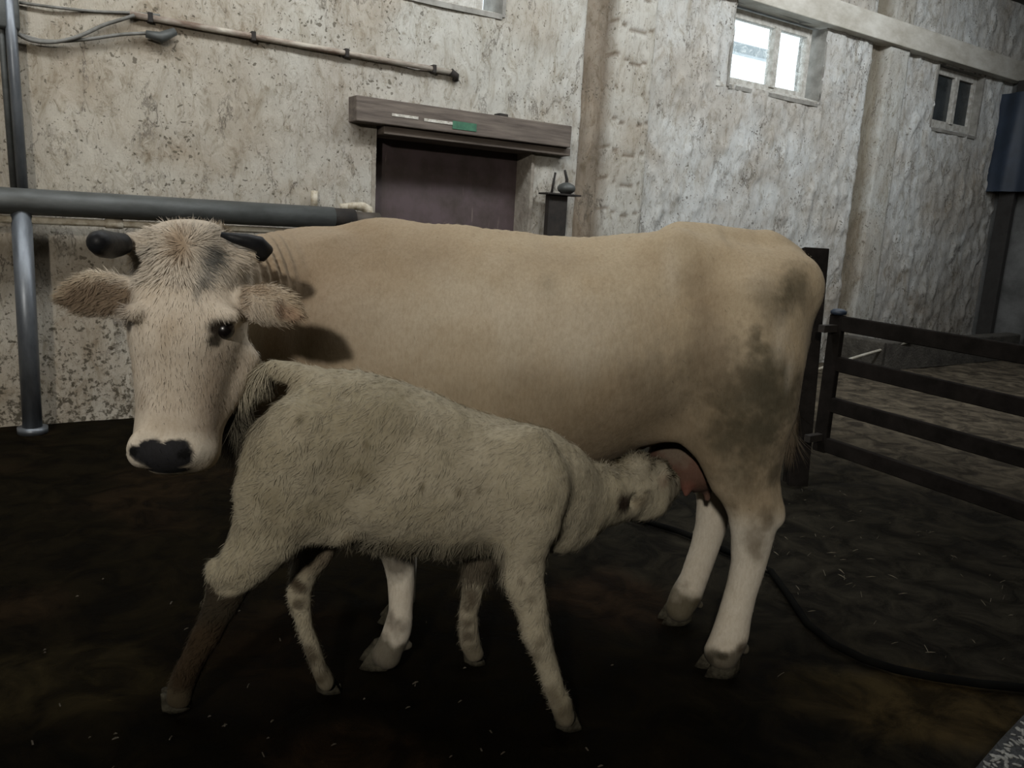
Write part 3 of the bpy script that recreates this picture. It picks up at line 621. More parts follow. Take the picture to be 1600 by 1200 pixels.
# legs: whiter below the hocks, muddy feet
def zone(mask, col, a):
    k = (np.clip(mask, 0, 1)*a)[:, None]; pt.c = pt.c*(1-k)+np.array(col)*k
hind = (V[:, 0] > 0.3)
zone((0.60-V[:, 2])/0.08*(V[:, 0] > -.6), (0.58, 0.54, 0.46), .85)
for x, y, r in ((1183, 850, .035), (1185, 872, .025), (1205, 800, .02), (1140, 795, .02), (1208, 818, .018), (1165, 765, .02)):
    pt.pix(x, y, (r, .05, r*1.3), (0.15, 0.12, 0.08), .6, .6, 1.3)
zone((0.14-V[:, 2]+(pt.nz-0.5)*0.14)/0.03, (0.062, 0.053, 0.034), .85)
pt.pix(1166, 1014, (.02, .05, .02), (0.06, 0.045, 0.03), .8, .4, .3); pt.pix(1095, 945, (.02, .05, .02), (0.06, 0.045, 0.03), .8, .4, .3)
pt.pix(1124, 1020, (.022, .04, .013), (.03, .026, .016), .9, .4, 1.0); pt.pix(1104, 1034, (.012, .04, .016), (.035, .03, .02), .7, .4, 1.0)
pt.pix(608, 972, (.030, .05, .028), (.07, .055, .038), .7, .6, 1.4); pt.pix(605, 958, (.014, .05, .02), (.07, .055, .038), .6, .6, 1.4); pt.pix(610, 880, (.05, .05, .035), (.06, .05, .035), .8, .5, 1.2)
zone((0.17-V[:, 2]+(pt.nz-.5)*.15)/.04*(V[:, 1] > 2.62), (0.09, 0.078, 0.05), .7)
# udder
ud = (np.abs((V-A(1078, 735, 2.58))/np.array([.15, .16, .115]))**2).sum(1) < 1.0
pink = ud & (V[:, 1] > 2.44) & (V[:, 2] < 0.77)
zone(pink*1.0, (0.10, 0.052, 0.038), .95)
pt.spot(A(1055, 705, 2.5), (.055, .1, .045), (0.15, 0.12, 0.09), .9)
pt.spot(A(1072, 765, 2.5), (.03, .05, .035), (0.17, 0.07, 0.052), .7)
pt.spot(A(1100, 712, 2.5), (.04, .06, .03), (0.15, 0.08, 0.06), .7)
# face
pt.spot(A(290, 520, 1.95), (.21, .25, .34), (0.66, 0.595, 0.50), 1, .35, .1)
pt.pix(335, 400, (.022, .04, .030), (0.13, 0.135, 0.13), .9, .35, .5); pt.pix(320, 425, (.014, .04, .03), (0.15, 0.15, 0.14), .8, .4, .6); pt.pix(310, 445, (.009, .04, .03), (0.20, 0.19, 0.17), .7, .4, .6)
pt.pix(230, 385, (.02, .05, .015), (0.30, 0.29, 0.26), .5, .4, .6)
pt.pix(288, 382, (.018, .04, .03), (0.36, 0.26, 0.17), .8, .6, .6); pt.pix(265, 505, (.03, .04, .03), (0.36, 0.28, 0.19), .5, .8, .6); pt.pix(263, 545, (.008, .04, .05), (0.33, 0.26, 0.18), .5, .8, .6)
pt.pix(320, 600, (.03, .05, .06), (0.36, 0.30, 0.23), .45, .6, .6); pt.pix(335, 640, (.03, .05, .05), (0.33, 0.25, 0.19), .45, .6, .5)
for x, y, r in ((265, 590, .05), (260, 635, .045), (290, 600, .05), (300, 650, .04), (240, 560, .04), (318, 560, .04), (262, 665, .04)): pt.pix(x, y, (r, .08, r*1.3), (0.46, 0.40, 0.32), .5, .7, .4)  # lower face painted darker, as light fading down to the muzzle
for x, y, r in ((345, 600, .035), (330, 655, .03), (355, 560, .03), (218, 620, .02), (312, 690, .02)): pt.pix(x, y, (r, .08, r*1.5), (0.33, 0.265, 0.20), .55, .7, .5)
for x, y in ((268, 683), (235, 683), (300, 683), (318, 700), (212, 690), (209, 715), (325, 715), (310, 725), (214, 726)):
    pt.pix(x, y, (.026, .05, .017), (0.60, 0.55, 0.46), .75, .5, .3)
for x, y, rx, rz in ((262, 706, .062, .022), (240, 700, .030, .018), (225, 705, .022, .018), (285, 706, .024, .022), (262, 722, .055, .022), (245, 716, .035, .026), (285, 722, .026, .022), (258, 734, .04, .018), (240, 692, .022, .014), (275, 692, .03, .014), (222, 698, .016, .016), (262, 742, .05, .014)):
    pt.pix(x, y, (rx, .06, rz), (0.020, 0.020, 0.022), 1, .12, .12)
pt.pix(292, 704, (.015, .05, .013), (.006, .006, .006), 1, .2, .1); pt.pix(212, 705, (.011, .05, .013), (.006, .006, .006), 1, .2, .1)
pt.pix(353, 516, (.036, .04, .026), (0.035, 0.028, 0.022), 1, .25, .2); pt.pix(341, 532, (.018, .03, .016), (0.035, 0.03, 0.022), .95, .3, .3)
pt.pix(195, 507, (.016, .04, .018), (0.03, 0.025, 0.02), .9, .3, .2)
# ears
pt.pix(160, 466, (.092, .05, .044), (0.19, 0.14, 0.095), .95, .25, .4); pt.pix(185, 480, (.03, .05, .025), (0.12, 0.085, 0.06), .7, .4, .6); pt.pix(112, 476, (.018, .05, .014), (0.13, 0.09, 0.06), .6, .4, .6)
pt.pix(448, 492, (.030, .05, .018), (0.42, 0.29, 0.20), .8, .4, .4); pt.pix(432, 486, (.012, .05, .022), (0.14, 0.09, 0.06), .8, .4, .4)
pt.pix(376, 470, (.016, .03, .035), (0.20, 0.14, 0.09), .7, .5, .4); pt.pix(400, 447, (.035, .05, .010), (0.36, 0.26, 0.17), .6, .5, .4)
pt.spot(A(1246, 690, 2.78), (.06, .06, .16), (0.20, 0.15, 0.10), .8)
OC = np.array(gnd(880, 1015)); OC[2] = 0
cow = empty('cow', toW(OC), -YAW)
tag(cow, 'large cream horned cow standing by the wall, head turned to the camera, nursing the calf', 'cow')
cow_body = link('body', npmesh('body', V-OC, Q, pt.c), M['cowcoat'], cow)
addhooves(cow, OC, None, [(592, 1036, .115, .105, .075, math.pi*0.98+0.25, 0.0), (1121, 1046, .125, .12, .085, math.pi*1.0+0.30, 0.0), (1054, 968, .115, .10, .075, math.pi*1.0+0.2, 0.0), (617, 968, .11, .10, .07, math.pi, 0.0)], M['hoof'])
# horns
hL = [A(405, 398, 2.03), A(413, 390, 2.02), A(404, 381, 2.00), A(385, 376, 1.985), A(365, 372, 1.97), A(345, 366, 1.96)]
MB().tube([tuple(p-OC) for p in hL], [.021, .0215, .020, .0175, .013, .006], 18).build('horn', M['horn'], cow, True)
hR = [A(196, 380, 1.92), A(184, 382, 1.90), A(172, 383, 1.87), A(161, 381, 1.83), A(155, 379, 1.79), A(153, 377, 1.765)]
MB().tube([tuple(p-OC) for p in hR], [.024, .029, .032, .032, .027, .014], 18).build('horn', M['horn'], cow, True)
def eyeball(root, c, r, O):
    mb = MB(); bmesh.ops.create_uvsphere(mb.bm, u_segments=20, v_segments=14, radius=r, matrix=Matrix.Translation(tuple(np.array(c)-O))); return mb.build('eye', M['eye'], root, True)
e1 = pt.hit(353, 517); eyeball(cow, e1+np.array([.001, .016, 0]), .024, OC); e2 = pt.hit(196, 507); eyeball(cow, e2+np.array([.012, .014, 0]), .018, OC)
# coat hair of the cow: poll, face, ears, a thin fringe on the back
def pick(mask, n):
    w = np.nonzero(mask)[0]; return rng.choice(w, n)
fpx, fpy = pt.px, pt.py
face = (V[:, 1] < 2.12) & (fpy > 355) & (fpy < 676) & (fpx < 420)
wh = A(290, 385, 1.93)
def faceflow(P):
    D = P-wh; D[:, 1] = 0; r = np.linalg.norm(D, axis=1)[:, None]; lo = P[:, 2:3] < (wh[2]-.17)
    down = np.array([0, 0, -1.0]); return np.where(lo, down, D/np.maximum(r, .02)+down*0.3)
eyes_ok = (np.hypot(fpx-352, fpy-519) > 22) & (np.hypot(fpx-195, fpy-507) > 14)
blades('coat_hair', V, Nv, pt.c, pick(face & eyes_ok & (fpy < 640), 26000), .013, .0011, faceflow, .17, cow, .22, .2, OC)
blades('coat_hair', V, Nv, pt.c*0.95, pick(face & (fpy < 440) & (fpx > 215) & (fpx < 385), 9000), .030, .0014, faceflow, .45, cow, .6, .3, OC)
ear = (V[:, 1] < 2.1) & (((fpx < 200) & (fpx > 80) & (fpy > 415) & (fpy < 510)) | ((fpx > 385) & (fpx < 480) & (fpy > 430) & (fpy < 520) & (V[:, 1] < 2.02)))
blades('ear_hair', V, Nv, pt.c*1.1, pick(ear, 9000), .022, .0012, lambda P: np.stack([np.sign(P[:, 0]+.66), 0*P[:, 0], -0.45+0*P[:, 0]], 1), .45, cow, .6, .3, OC)
neckm = (fpx > 395) & (fpx < 520) & (fpy < 640) & (V[:, 1] > 2.05)
blades('coat_hair', V, Nv, pt.c, pick(V[:, 2] > .25, 60000), .010, .0011, lambda P: np.stack([0.5+0*P[:, 0], 0*P[:, 0], -0.8+0*P[:, 0]], 1), .16, cow, .3, .3, OC)
tl = (V[:, 1] > 2.70) & (fpx > 1225) & (fpx < 1262) & (fpy > 600) & (fpy < 690)
blades('tail_switch', V, Nv, pt.c*0.4, pick(tl, 2500), .13, .0018, (0, 0, -1), .05, cow, .05, .05, OC)

# ================================================================ the calf
G = Field((-1.05, 1.72, -0.02), (0.66, 2.78, 1.12), 0.0075)
tr = [(425, 645, 760, .080, 2.06), (455, 604, 820, .12, 2.06), (490, 577, 842, .145, 2.07), (530, 577, 846, .15, 2.08), (580, 588, 862, .155, 2.09), (640, 609, 872, .165, 2.10), (700, 634, 872, .165, 2.12), (760, 652, 868, .155, 2.14), (810, 660, 868, .14, 2.15), (850, 670, 862, .125, 2.16), (880, 694, 835, .10, 2.18)]
pts = []; ru = []; rv = []
for x, t, b_, w_, d in tr:
    p = A(x, t, d); q = A(x, b_, d-0.06); pts.append([(p[0]+q[0])/2, d, (p[2]+q[2])/2]); ru.append((p[2]-q[2])/2); rv.append(w_)
G.chain(pts, ru, rv, k=0.04, step=0.02, axial=0.07)
# near hind
G.chain([A(468, 660, 1.99), A(454, 705, 1.97), A(438, 770, 1.97), A(420, 830, 1.97), A(390, 872, 1.97), A(364, 905, 1.97), A(345, 945, 1.97), A(322, 995, 1.98), A(298, 1040, 1.99), A(284, 1070, 2.0), A(280, 1092, 2.0)],
        [.085, .118, .118, .098, .075, .058, .046, .040, .037, .036, .032], [.07, .085, .08, .07, .055, .045, .038, .032, .031, .033, .030], up=(1, 0, .5), k=.04)
G.chain([A(470, 800, 1.98), A(500, 825, 1.98), A(535, 835, 2.0)], [.06, .05, .035], [.05, .035, .025], k=.05)
G.blob(A(335, 888, 1.97), (.022, .02, .028), k=.025)
# far hind
G.chain([A(470, 700, 2.16), A(478, 780, 2.16), A(490, 850, 2.16), A(478, 890, 2.16), A(468, 925, 2.16), A(474, 965, 2.15), A(487, 1008, 2.14), A(500, 1045, 2.14), A(509, 1066, 2.14)],
        [.10, .095, .07, .045, .036, .026, .022, .024, .026], [.07, .06, .05, .04, .034, .026, .022, .024, .026], up=(1, 0, 0), k=.035)
# near fore
G.chain([A(800, 700, 2.06), A(825, 760, 2.04), A(826, 820, 2.04), A(818, 865, 2.04), A(818, 905, 2.03), A(830, 950, 2.03), A(838, 985, 2.02), A(845, 1012, 2.02), A(857, 1045, 2.02), A(868, 1080, 2.01), A(876, 1100, 2.01), A(882, 1120, 2.01)],
        [.10, .115, .09, .065, .056, .046, .040, .033, .029, .031, .034, .030], [.06, .075, .07, .055, .048, .042, .038, .032, .028, .03, .033, .03], up=(1, 0, 0), k=.04)
# far fore
G.chain([A(800, 740, 2.24), A(775, 820, 2.26), A(755, 865, 2.28), A(740, 915, 2.30), A(733, 950, 2.30), A(731, 985, 2.31), A(735, 1008, 2.31), A(741, 1022, 2.31)],
        [.10, .075, .055, .036, .033, .031, .034, .032], [.06, .055, .045, .034, .032, .03, .032, .032], up=(1, 0, 0), k=.035)
# brisket, neck and head
G.chain([A(855, 800, 2.15), A(880, 825, 2.17), A(905, 825, 2.20)], [.10, .075, .05], [.09, .07, .05], k=.05)
G.chain([A(868, 770, 2.17), A(905, 778, 2.22), A(940, 776, 2.28), A(968, 768, 2.33)], [.135, .115, .098, .085], [.10, .09, .08, .075], k=.035)
G.chain([A(965, 765, 2.34), A(993, 764, 2.38), A(1016, 762, 2.43), A(1034, 757, 2.49), A(1046, 752, 2.54)], [.085, .092, .082, .060, .045], [.075, .085, .075, .055, .045], up=(.2, 0, 1), k=.03)
G.blob(A(1016, 788, 2.38), (.04, .04, .04), k=.05); G.blob(A(1030, 735, 2.40), (.028, .04, .03), k=.03); G.blob(A(995, 722, 2.37), (.045, .05, .022), k=.03)
G.carve(A(984, 782, 2.272), (.024, .020, .022), k=.025)
G.carve(A(1020, 765, 2.335), (.018, .012, .007), k=.010)
# tail root arching over
G.chain([A(490, 598, 2.07), A(455, 583, 2.07), A(428, 578, 2.06), A(402, 586, 2.05), A(382, 608, 2.04), A(371, 640, 2.04)], [.045, .032, .027, .025, .023, .017], [.04, .032, .028, .026, .023, .017], up=(0, 1, 0), k=.012)
G.warp(lambda P: (fbm(P*14, 3, 18)-0.5)*0.016+(fbm(P*np.array([30, 30, 12]), 3, 28)-0.5)*0.006)
V, Q, Nv = G.mesh(1); del G
pt = Paint(V, (0.345, 0.31, 0.23))
gm = (0.20, 0.175, 0.115)
for x, y, r, s_ in ((590, 660, .09, .5), (555, 720, .07, .5), (610, 690, .04, .4), (430, 705, .05, .4), (400, 780, .04, .45), (450, 815, .06, .45), (520, 790, .05, .4), (560, 745, .03, .5), (640, 650, .06, .35), (700, 700, .05, .25), (620, 615, .05, .35), (410, 840, .05, .3), (700, 850, .07, .4), (640, 862, .05, .5), (760, 862, .05, .5), (740, 660, .05, .25), (830, 760, .06, .2), (500, 650, .05, .25)):
    pt.pix(x, y, (r, .15, r*.9), gm, s_, .6, 1.0)
for x, y in ((560, 742), (575, 690), (665, 758), (720, 765), (755, 768), (470, 650)): pt.pix(x, y, (.008, .05, .012), (0.12, 0.10, 0.06), .7, .5, .8)
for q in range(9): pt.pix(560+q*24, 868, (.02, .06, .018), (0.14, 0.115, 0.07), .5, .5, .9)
pz = pt.nz
# dung coated near hind cannon, inner thigh shade painted into the coat
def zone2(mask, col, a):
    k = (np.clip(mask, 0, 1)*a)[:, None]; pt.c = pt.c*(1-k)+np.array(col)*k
nh = (pt.px < 420) & (pt.py > 895)
zone2(nh*np.clip((pt.py-900-(pz-0.5)*120+0.25*(pt.px-340))/22, 0, 1), (0.020, 0.014, 0.008), .95)
zone2(nh*np.clip((pt.py-960)/30, 0, 1), (0.050, 0.032, 0.017), .7)
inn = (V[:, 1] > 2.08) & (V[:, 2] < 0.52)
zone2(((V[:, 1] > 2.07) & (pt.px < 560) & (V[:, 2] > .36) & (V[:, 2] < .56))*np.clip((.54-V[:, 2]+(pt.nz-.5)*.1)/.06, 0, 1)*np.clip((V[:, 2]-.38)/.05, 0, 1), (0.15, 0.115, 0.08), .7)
for x, y in ((462, 915), (475, 925), (470, 940), (455, 905), (478, 1010), (490, 1030), (500, 1055)): pt.pix(x, y, (.018, .04, .018), (0.05, 0.036, 0.022), .8, .4, 1.0)
for x, y in ((730, 930), (725, 955), (738, 975), (732, 1000), (728, 940)): pt.pix(x, y, (.022, .04, .018), (0.055, 0.04, 0.025), .8, .5, 1.0)
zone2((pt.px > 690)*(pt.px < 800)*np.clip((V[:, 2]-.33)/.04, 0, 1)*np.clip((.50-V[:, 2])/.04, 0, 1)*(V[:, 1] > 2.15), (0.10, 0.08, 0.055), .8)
zone2(np.clip((0.16-V[:, 2]+(pz-.5)*.2)/.08, 0, 1), (0.085, 0.07, 0.045), .7)
for x, y in ((835, 940), (850, 1000), (838, 1030), (862, 1075), (870, 1090), (880, 1110), (812, 905), (845, 965)): pt.pix(x, y, (.012, .04, .016), (0.10, 0.08, 0.05), .55, .6, 1.2)
pt.pix(981, 781, (.032, .06, .030), (0.03, 0.02, 0.014), 1, .3, .7); pt.pix(996, 788, (.022, .06, .022), (0.14, 0.11, 0.07), .6, .4, .6)
pt.pix(1018, 766, (.014, .03, .006), (0.07, 0.06, 0.04), .8, .4, .4); pt.pix(1044, 752, (.02, .05, .02), (0.30, 0.22, 0.16), .6, .5, .4)
OK = np.array(gnd(560, 1110)); OK[2] = 0
calf = empty('calf', toW(OK), -YAW)
tag(calf, 'small woolly cream calf suckling under the cow, its tail arched and legs spread', 'calf')
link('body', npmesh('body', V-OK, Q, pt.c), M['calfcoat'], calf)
addhooves(calf, OK, None, [(276, 1104, .075, .065, .055, 0.35, 0.0), (514, 1078, .07, .06, .05, 0.1, 0.0), (887, 1133, .078, .068, .055, 0.15, 0.0), (741, 1033, .07, .06, .05, 0.1, 0.0)], M['hoof'])
fpx, fpy = pt.px, pt.py
flow = lambda P: np.stack([-0.75+0*P[:, 0], 0*P[:, 0], -0.75+0*P[:, 0]], 1)
blades('coat_hair', V, Nv, pt.c, pick((V[:, 2] > .10), 90000), .020, .0012, flow, .26, calf, .8, .35, OK)
blades('coat_hair', V, Nv, pt.c*0.9, pick((fpy > 845) & (fpy < 900) & (fpx > 540) & (fpx < 790) & (Nv[:, 2] < 0.1), 7000), .055, .0016, (-.2, 0, -1), .25, calf, .5, .3, OK)
blades('coat_hair', V, Nv, pt.c, pick((fpx > 940) & (fpy < 745), 6000), .022, .0016, (.1, -.4, .2), .6, calf, 1.4, .6, OK)
tm = (fpx < 425) & (fpy < 665) & (fpy > 560) & (V[:, 1] < 2.12)
blades('tail_hair', V, Nv, pt.c*1.0, pick(tm & (fpx < 420), 4500), .055, .0014, (-.12, 0, -1), .14, calf, .3, .25, OK)
tt = (fpx < 400) & (fpx > 360) & (fpy > 618) & (fpy < 665) & (V[:, 1] < 2.12)
blades('tail_hair', V, Nv, pt.c*0.28, pick(tt, 3500), .120, .0016, (.02, 0, -1), .10, calf, .25, .2, OK)
blades('tail_hair', V, Nv, pt.c*0.35, pick(tm & (Nv[:, 2] < -.2), 2500), .050, .0016, (.1, 0, -1), .12, calf, .3, .2, OK)

# ================================================================ pipes and fittings on the wall
def pw(px, py, off=0.0):
    x, z = onwall(px, py, off); return (x, WY-off, z)
def things(name, label, cat, loc): return tag(empty(name, loc), label, cat)
def tubeobj(name, pts, rad, mat, label=None, cat=None, parent=None, seg=14):
    o0 = Vector(pts[0]); mb = MB(); mb.tube([Vector(p)-o0 for p in pts] if parent is None else pts, rad, seg)
    o = mb.build(name, mat, parent, True)
    if parent is None: o.location = o0
    if label: tag(o, label, cat)
    return o
# fat grey rail
ra = pw(-40, 313, 0.22); rb = pw(520, 339, 0.22); zr = (ra[2]+rb[2])/2
rt = things('rail_pipe', 'thick grey horizontal pipe running along the wall at cow height', 'pipe', (rb[0], rb[1], zr))
tubeobj('pipe_run', [(-3.4, 0, 0.0), (0, 0, 0)], .078, M['rail'], parent=rt, seg=28)
tubeobj('end_sleeve', [(-0.22, 0, 0.0), (0.16, 0, 0.0)], .073, M['iron'], parent=rt, seg=28)
tubeobj('end_plug', [(0.13, 0, -.01), (0.36, 0, -0.01)], .066, simple('brown_plug', (0.07, 0.055, 0.04)), parent=rt, seg=20)
for xx in (-0.35, -1.9):
    mb = MB(); mb.box(xx-0.02, xx+0.02, -0.02, 0.235, 0.02, 0.05, 0.004); mb.build('wall_bracket', M['iron'], rt)
# thin beige pipe under it
p0 = pw(-40, 341, 0.20); p1 = pw(487, 355, 0.20)
zt = p1[2]
th_ = things('thin_pipe', 'thin beige water pipe with a collar just under the thick grey pipe', 'pipe', (p0[0], ra[1], zr-.108))
tubeobj('pipe_run', [(0, 0, 0), (p1[0]-p0[0], 0, 0)], .022, M['pvc'], parent=th_)
cx_ = pw(180, 345, 0.20)[0]-p0[0]; tubeobj('collar', [(cx_-.06, 0, 0), (cx_+.04, 0, 0)], .030, M['pvc'], parent=th_)
# galvanised leg below the rail and thinner conduit above
g0 = pw(50, 655, 0.22); g1 = pw(33, 330, 0.22)
lg = things('support_post', 'galvanised steel post standing on the floor under the thick grey pipe', 'post', (g0[0], g0[1], 0))
tubeobj('pole', [(0, 0, -0.02), (g1[0]-g0[0], 0, zr-0.05)], .055, M['galv'], parent=lg, seg=24)
tubeobj('base_flange', [(0, 0, -0.01), (0, 0, 0.03)], .085, M['galv'], parent=lg, seg=24)
u0 = pw(36, 300, 0.12); u1 = pw(14, 12, 0.12)
cd = things('upright_conduit', 'two narrow grey upright pipes climbing the wall at the left edge', 'pipe', u0)
dx, dz = u1[0]-u0[0], u1[2]-u0[2]
tubeobj('conduit', [(0, 0, -.12), (dx, 0, dz+.6)], .030, M['galv'], parent=cd)
tubeobj('conduit', [(-.045, .03, -.12), (dx-.05, .03, dz+.6)], .018, M['rail'], parent=cd)
mb = MB(); mb.box(dx-.17, dx+.05, -.02, .09, dz-.12, dz+.12, .02); mb.build('junction_box', M['rail'], cd, True)
# long rusty conduit up high
c0 = pw(203, 22, 0.04); c1 = pw(706, 113, 0.04)
hc = things('wall_conduit', 'long thin pale conduit with rusty end fixed high above the hatch', 'pipe', c0)
dl = (c1[0]-c0[0], 0, c1[2]-c0[2])
tubeobj('conduit', [(0, 0, 0), (dl[0], 0, dl[2])], .020, M['rust'], parent=hc)
tubeobj('elbow_end', [(dl[0]-.01, 0, dl[2]+.005), (dl[0]+.04, 0, dl[2]-.02), (dl[0]+.045, .02, dl[2]-.05)], .026, M['iron'], parent=hc)
for t in (0.05, 0.33, 0.62, 0.93):
    mb = MB(); mb.box(dl[0]*t-.015, dl[0]*t+.015, -.024, .04, dl[2]*t-.03, dl[2]*t+.03, .004); mb.build('clip', M['iron'], hc)
# hanging cables
def cable(name, pix, off, r, mat, label):
    pts = [Vector(pw(x, y, off+0.01*math.sin(i*2.1))) for i, (x, y) in enumerate(pix)]
    fine = []
    for i in range(len(pts)-1):
        a, b_, c, d = pts[max(i-1, 0)], pts[i], pts[i+1], pts[min(i+2, len(pts)-1)]
        for k in range(6):
            t = k/6; fine.append(0.5*((2*b_)+(c-a)*t+(2*a-5*b_+4*c-d)*t*t+(3*b_-a-3*c+d)*t**3))
    fine.append(pts[-1]); return tubeobj(name, fine, r, mat, label, 'cable', seg=8)
cable('sagging_cable', [(-20, 40), (15, 46), (45, 62), (80, 66), (120, 58), (160, 40), (185, 32), (210, 24)], .06, .012, M['cable'], 'grey cable sagging from the conduit box up to the conduit start')
cable('sagging_cable', [(-20, 34), (20, 50), (70, 64), (130, 62), (190, 54), (228, 52)], .05, .011, M['cable'], 'lower grey cable ending in the dark plug on the wall')
cable('sagging_cable', [(30, 4), (90, 12), (150, 18), (205, 20), (250, 24)], .03, .009, M['cable'], 'uppermost grey cable running along the wall at top left')
a_ = pw(228, 53, .06); b_ = pw(274, 49, .06)
tubeobj('cable_plug', [a_, ((a_[0]+b_[0])/2, a_[1], (a_[2]+b_[2])/2-.03), b_], [.022, .035, .024], M['rail'], 'dark thick cable plug hanging on the wall at top left', 'plug')
# white plastic pipe with elbow, beside the hatch
e0 = pw(541, 325, .07)
pv = things('plastic_pipe', 'white plastic pipe with an elbow beside the dark hatch', 'pipe', e0)
L_ = lambda px, py, off=.07: tuple(Vector(pw(px, py, off))-Vector(e0))
tubeobj('pipe_run', [L_(541, 323), L_(556, 322), L_(567, 323), L_(575, 328), L_(577, 336), L_(577, 365)], [.028, .028, .036, .040, .038, .028], M['pvc'], parent=pv)
tubeobj('coupling', [L_(538, 318), L_(538, 329)], [.034, .034], M['pvc'], parent=pv)
w0_ = pw(491, 298, .05); w9 = pw(491, 326, .05)
tubeobj('pipe_stub', [w0_, w9], .026, M['pvc'], 'short white upright pipe stub above the thick grey pipe', 'pipe')

# ================================================================ hatch and lintel
hx0, hx1, hz0, hz1 = holes[0]
d1 = empty('door_1', (hx0, WY+.22, hz0)); tag(d1, kind='structure')
mb = MB(); mb.box(-.1, hx1-hx0+.1, 0, .06, -.05, hz1-hz0+.1, .004); mb.rough(.004, 6, 6); mb.build('door_panel', M['board'], d1)
mb = MB(); mb.box(0, hx1-hx0, -.10, .05, 0, .13, .01); mb.box(0, .05, -.04, 0.0, .13, hz1-hz0); mb.build('door_sill', M['board'], d1)
lt = things('lintel', 'long weathered brown wooden lintel over the dark hatch', 'lintel', (2.34, WY, 2.10))
mb = MB(); mb.box(0, 1.98, -.15, .05, .02, .20, .008).rough(.006, 5, 0); mb.build('beam', M['lintel'], lt)
mb = MB(); mb.box(.24, 2.02, -.10, .28, -.045, .02, .006).rough(.005, 5, 0); mb.build('lower_board', M['lintel'], lt)
mb = MB(); mb.box(.28, .50, -.152, -.150, .085, .105); mb.box(.55, .82, -.152, -.150, .078, .10); mb.build('paper_scrap', M['paper'], lt)
mb = MB(); mb.box(.80, 1.02, -.1525, -.150, .05, .11); mb.build('green_patch', M['green'], lt)
mb = MB(); mb.box(1.25, 1.34, -.12, -.03, .195, .225, .008); mb.build('knot', M['iron'], lt)
# little metal post with plate, rod and ball
s0 = pw(870, 305, .12)
sp = things('metal_stand', 'dark rusty metal stand with flat top plate between hatch and pilaster', 'stand', (s0[0], s0[1], 0))
zp = s0[2]
mb = MB(); mb.box(-.10, .10, -.03, .03, 0, zp, .004); mb.build('upright', M['iron'], sp)
mb = MB(); mb.box(-.15, .22, -.07, .07, zp, zp+.015, .003); mb.build('top_plate', M['iron'], sp)
tubeobj('rod', [(-.06, 0, zp+.01), (-.03, 0, zp+.19)], .010, M['iron'], parent=sp)
tubeobj('valve_stem', [(.10, 0, zp+.05), (.10, 0, zp+.14), (.07, 0, zp+.22)], [.018, .014, .010], M['iron'], parent=sp)
mb = MB(); mb.lathe([(.012, 0), (.045, .006), (.075, .03), (.082, .055), (.07, .08), (.035, .098), (.012, .105)], (.10, 0, zp+.012)); mb.build('valve_bowl', M['rail'], sp, True)

# ================================================================ post, gate, stick
def Wp(px, py, d): return Vector(toW(A(px, py, d)))
pb = Vector(toW(gnd(1246, 757))); ptop = Wp(1274, 388, 4.75)
post = things('wooden_post', 'tall dark flat-topped post standing between the cow and the gate', 'post', tuple(pb))
def plank(name, a, b_, wid, thick, mat, parent, side=None, taper=1.0):
    a = Vector(a); b_ = Vector(b_); t = (b_-a).normalized(); side = Vector(side) if side is not None else Vector((0, 0, 1))
    s_ = (side-t*side.dot(t)).normalized(); n = t.cross(s_).normalized(); mb = MB(); vs = []
    for p, k in ((a, taper), (b_, 1.0)):
        for u, v in ((-1, -1), (1, -1), (1, 1), (-1, 1)): vs.append(mb.bm.verts.new(p+s_*u*wid*.5*k+n*v*thick*.5))
    for f in ((0, 1, 2, 3), (7, 6, 5, 4), (0, 4, 5, 1), (1, 5, 6, 2), (2, 6, 7, 3), (3, 7, 4, 0)): mb.bm.faces.new([vs[i] for i in f])
    bmesh.ops.bevel(mb.bm, geom=mb.bm.edges[:], offset=.004, segments=1, affect='EDGES'); return mb.build(name, mat, parent)
camR = Vector(toW((1, 0, 0)))
plank('plank', (0, 0, -0.05), ptop-pb, .15, .05, M['gate'], post, camR, 0.75)
plank('back_plate', Vector((0.03, 0.06, -0.05)), ptop-pb+Vector((0.03, .06, -.35)), .10, .03, M['gate'], post, camR)
ga = Vector(toW(gnd(1283, 692, .27))); gb = Vector(toW(gnd(1640, 802, .27))); gdir = Vector((gb.x-ga.x, gb.y-ga.y, 0)); gl = gdir.length; gdir.normalize()
gt = things('steel_gate', 'dark brown four-barred gate standing open to the right of the cow', 'gate', (ga.x, ga.y, 0))
def zat(px, py, P):       # height of the gate plane seen at a pixel, near point P
    r = toW(ray(px, py)); n = Vector((-gdir.y, gdir.x, 0)); t = (n.dot(Vector((P.x, P.y, 0))))/(n.dot(Vector(r))); return CH+r[2]*t
zs = [zat(1300, 502, ga), zat(1300, 572, ga), zat(1295, 635, ga), .27]; z2 = [zat(1600, 558, ga), zat(1600, 645, ga), zat(1600, 715, ga), .27]
zs = [.98, .75, .51, .27]; z2 = [.95, .70, .47, .22]
for a_, b_ in zip(zs, z2):
    plank('rail', Vector((0, 0, a_)), gdir*gl*1.6+Vector((0, 0, b_)), .085, .035, M['gate'], gt)
plank('stile', Vector((0, 0, .22)), Vector((0, 0, zs[0]+.045)), .085, .04, M['gate'], gt, gdir)
plank('stile', gdir*gl*1.6+Vector((0, 0, .22)), gdir*gl*1.6+Vector((0, 0, z2[0]+.045)), .085, .04, M['gate'], gt, gdir)
for hz_ in (.29, zs[0]-.05):
    mb = MB(); mb.box(-.14, .02, -.02, .02, hz_, hz_+.04); mb.build('hinge', M['iron'], gt)
mb = MB(); mb.lathe([(.02, 0), (.042, .004), (.045, .02), (.03, .032), (.01, .036)], (0.0, 0, zs[0]+.045)); mb.build('hinge_cap', M['blue'], gt, True)
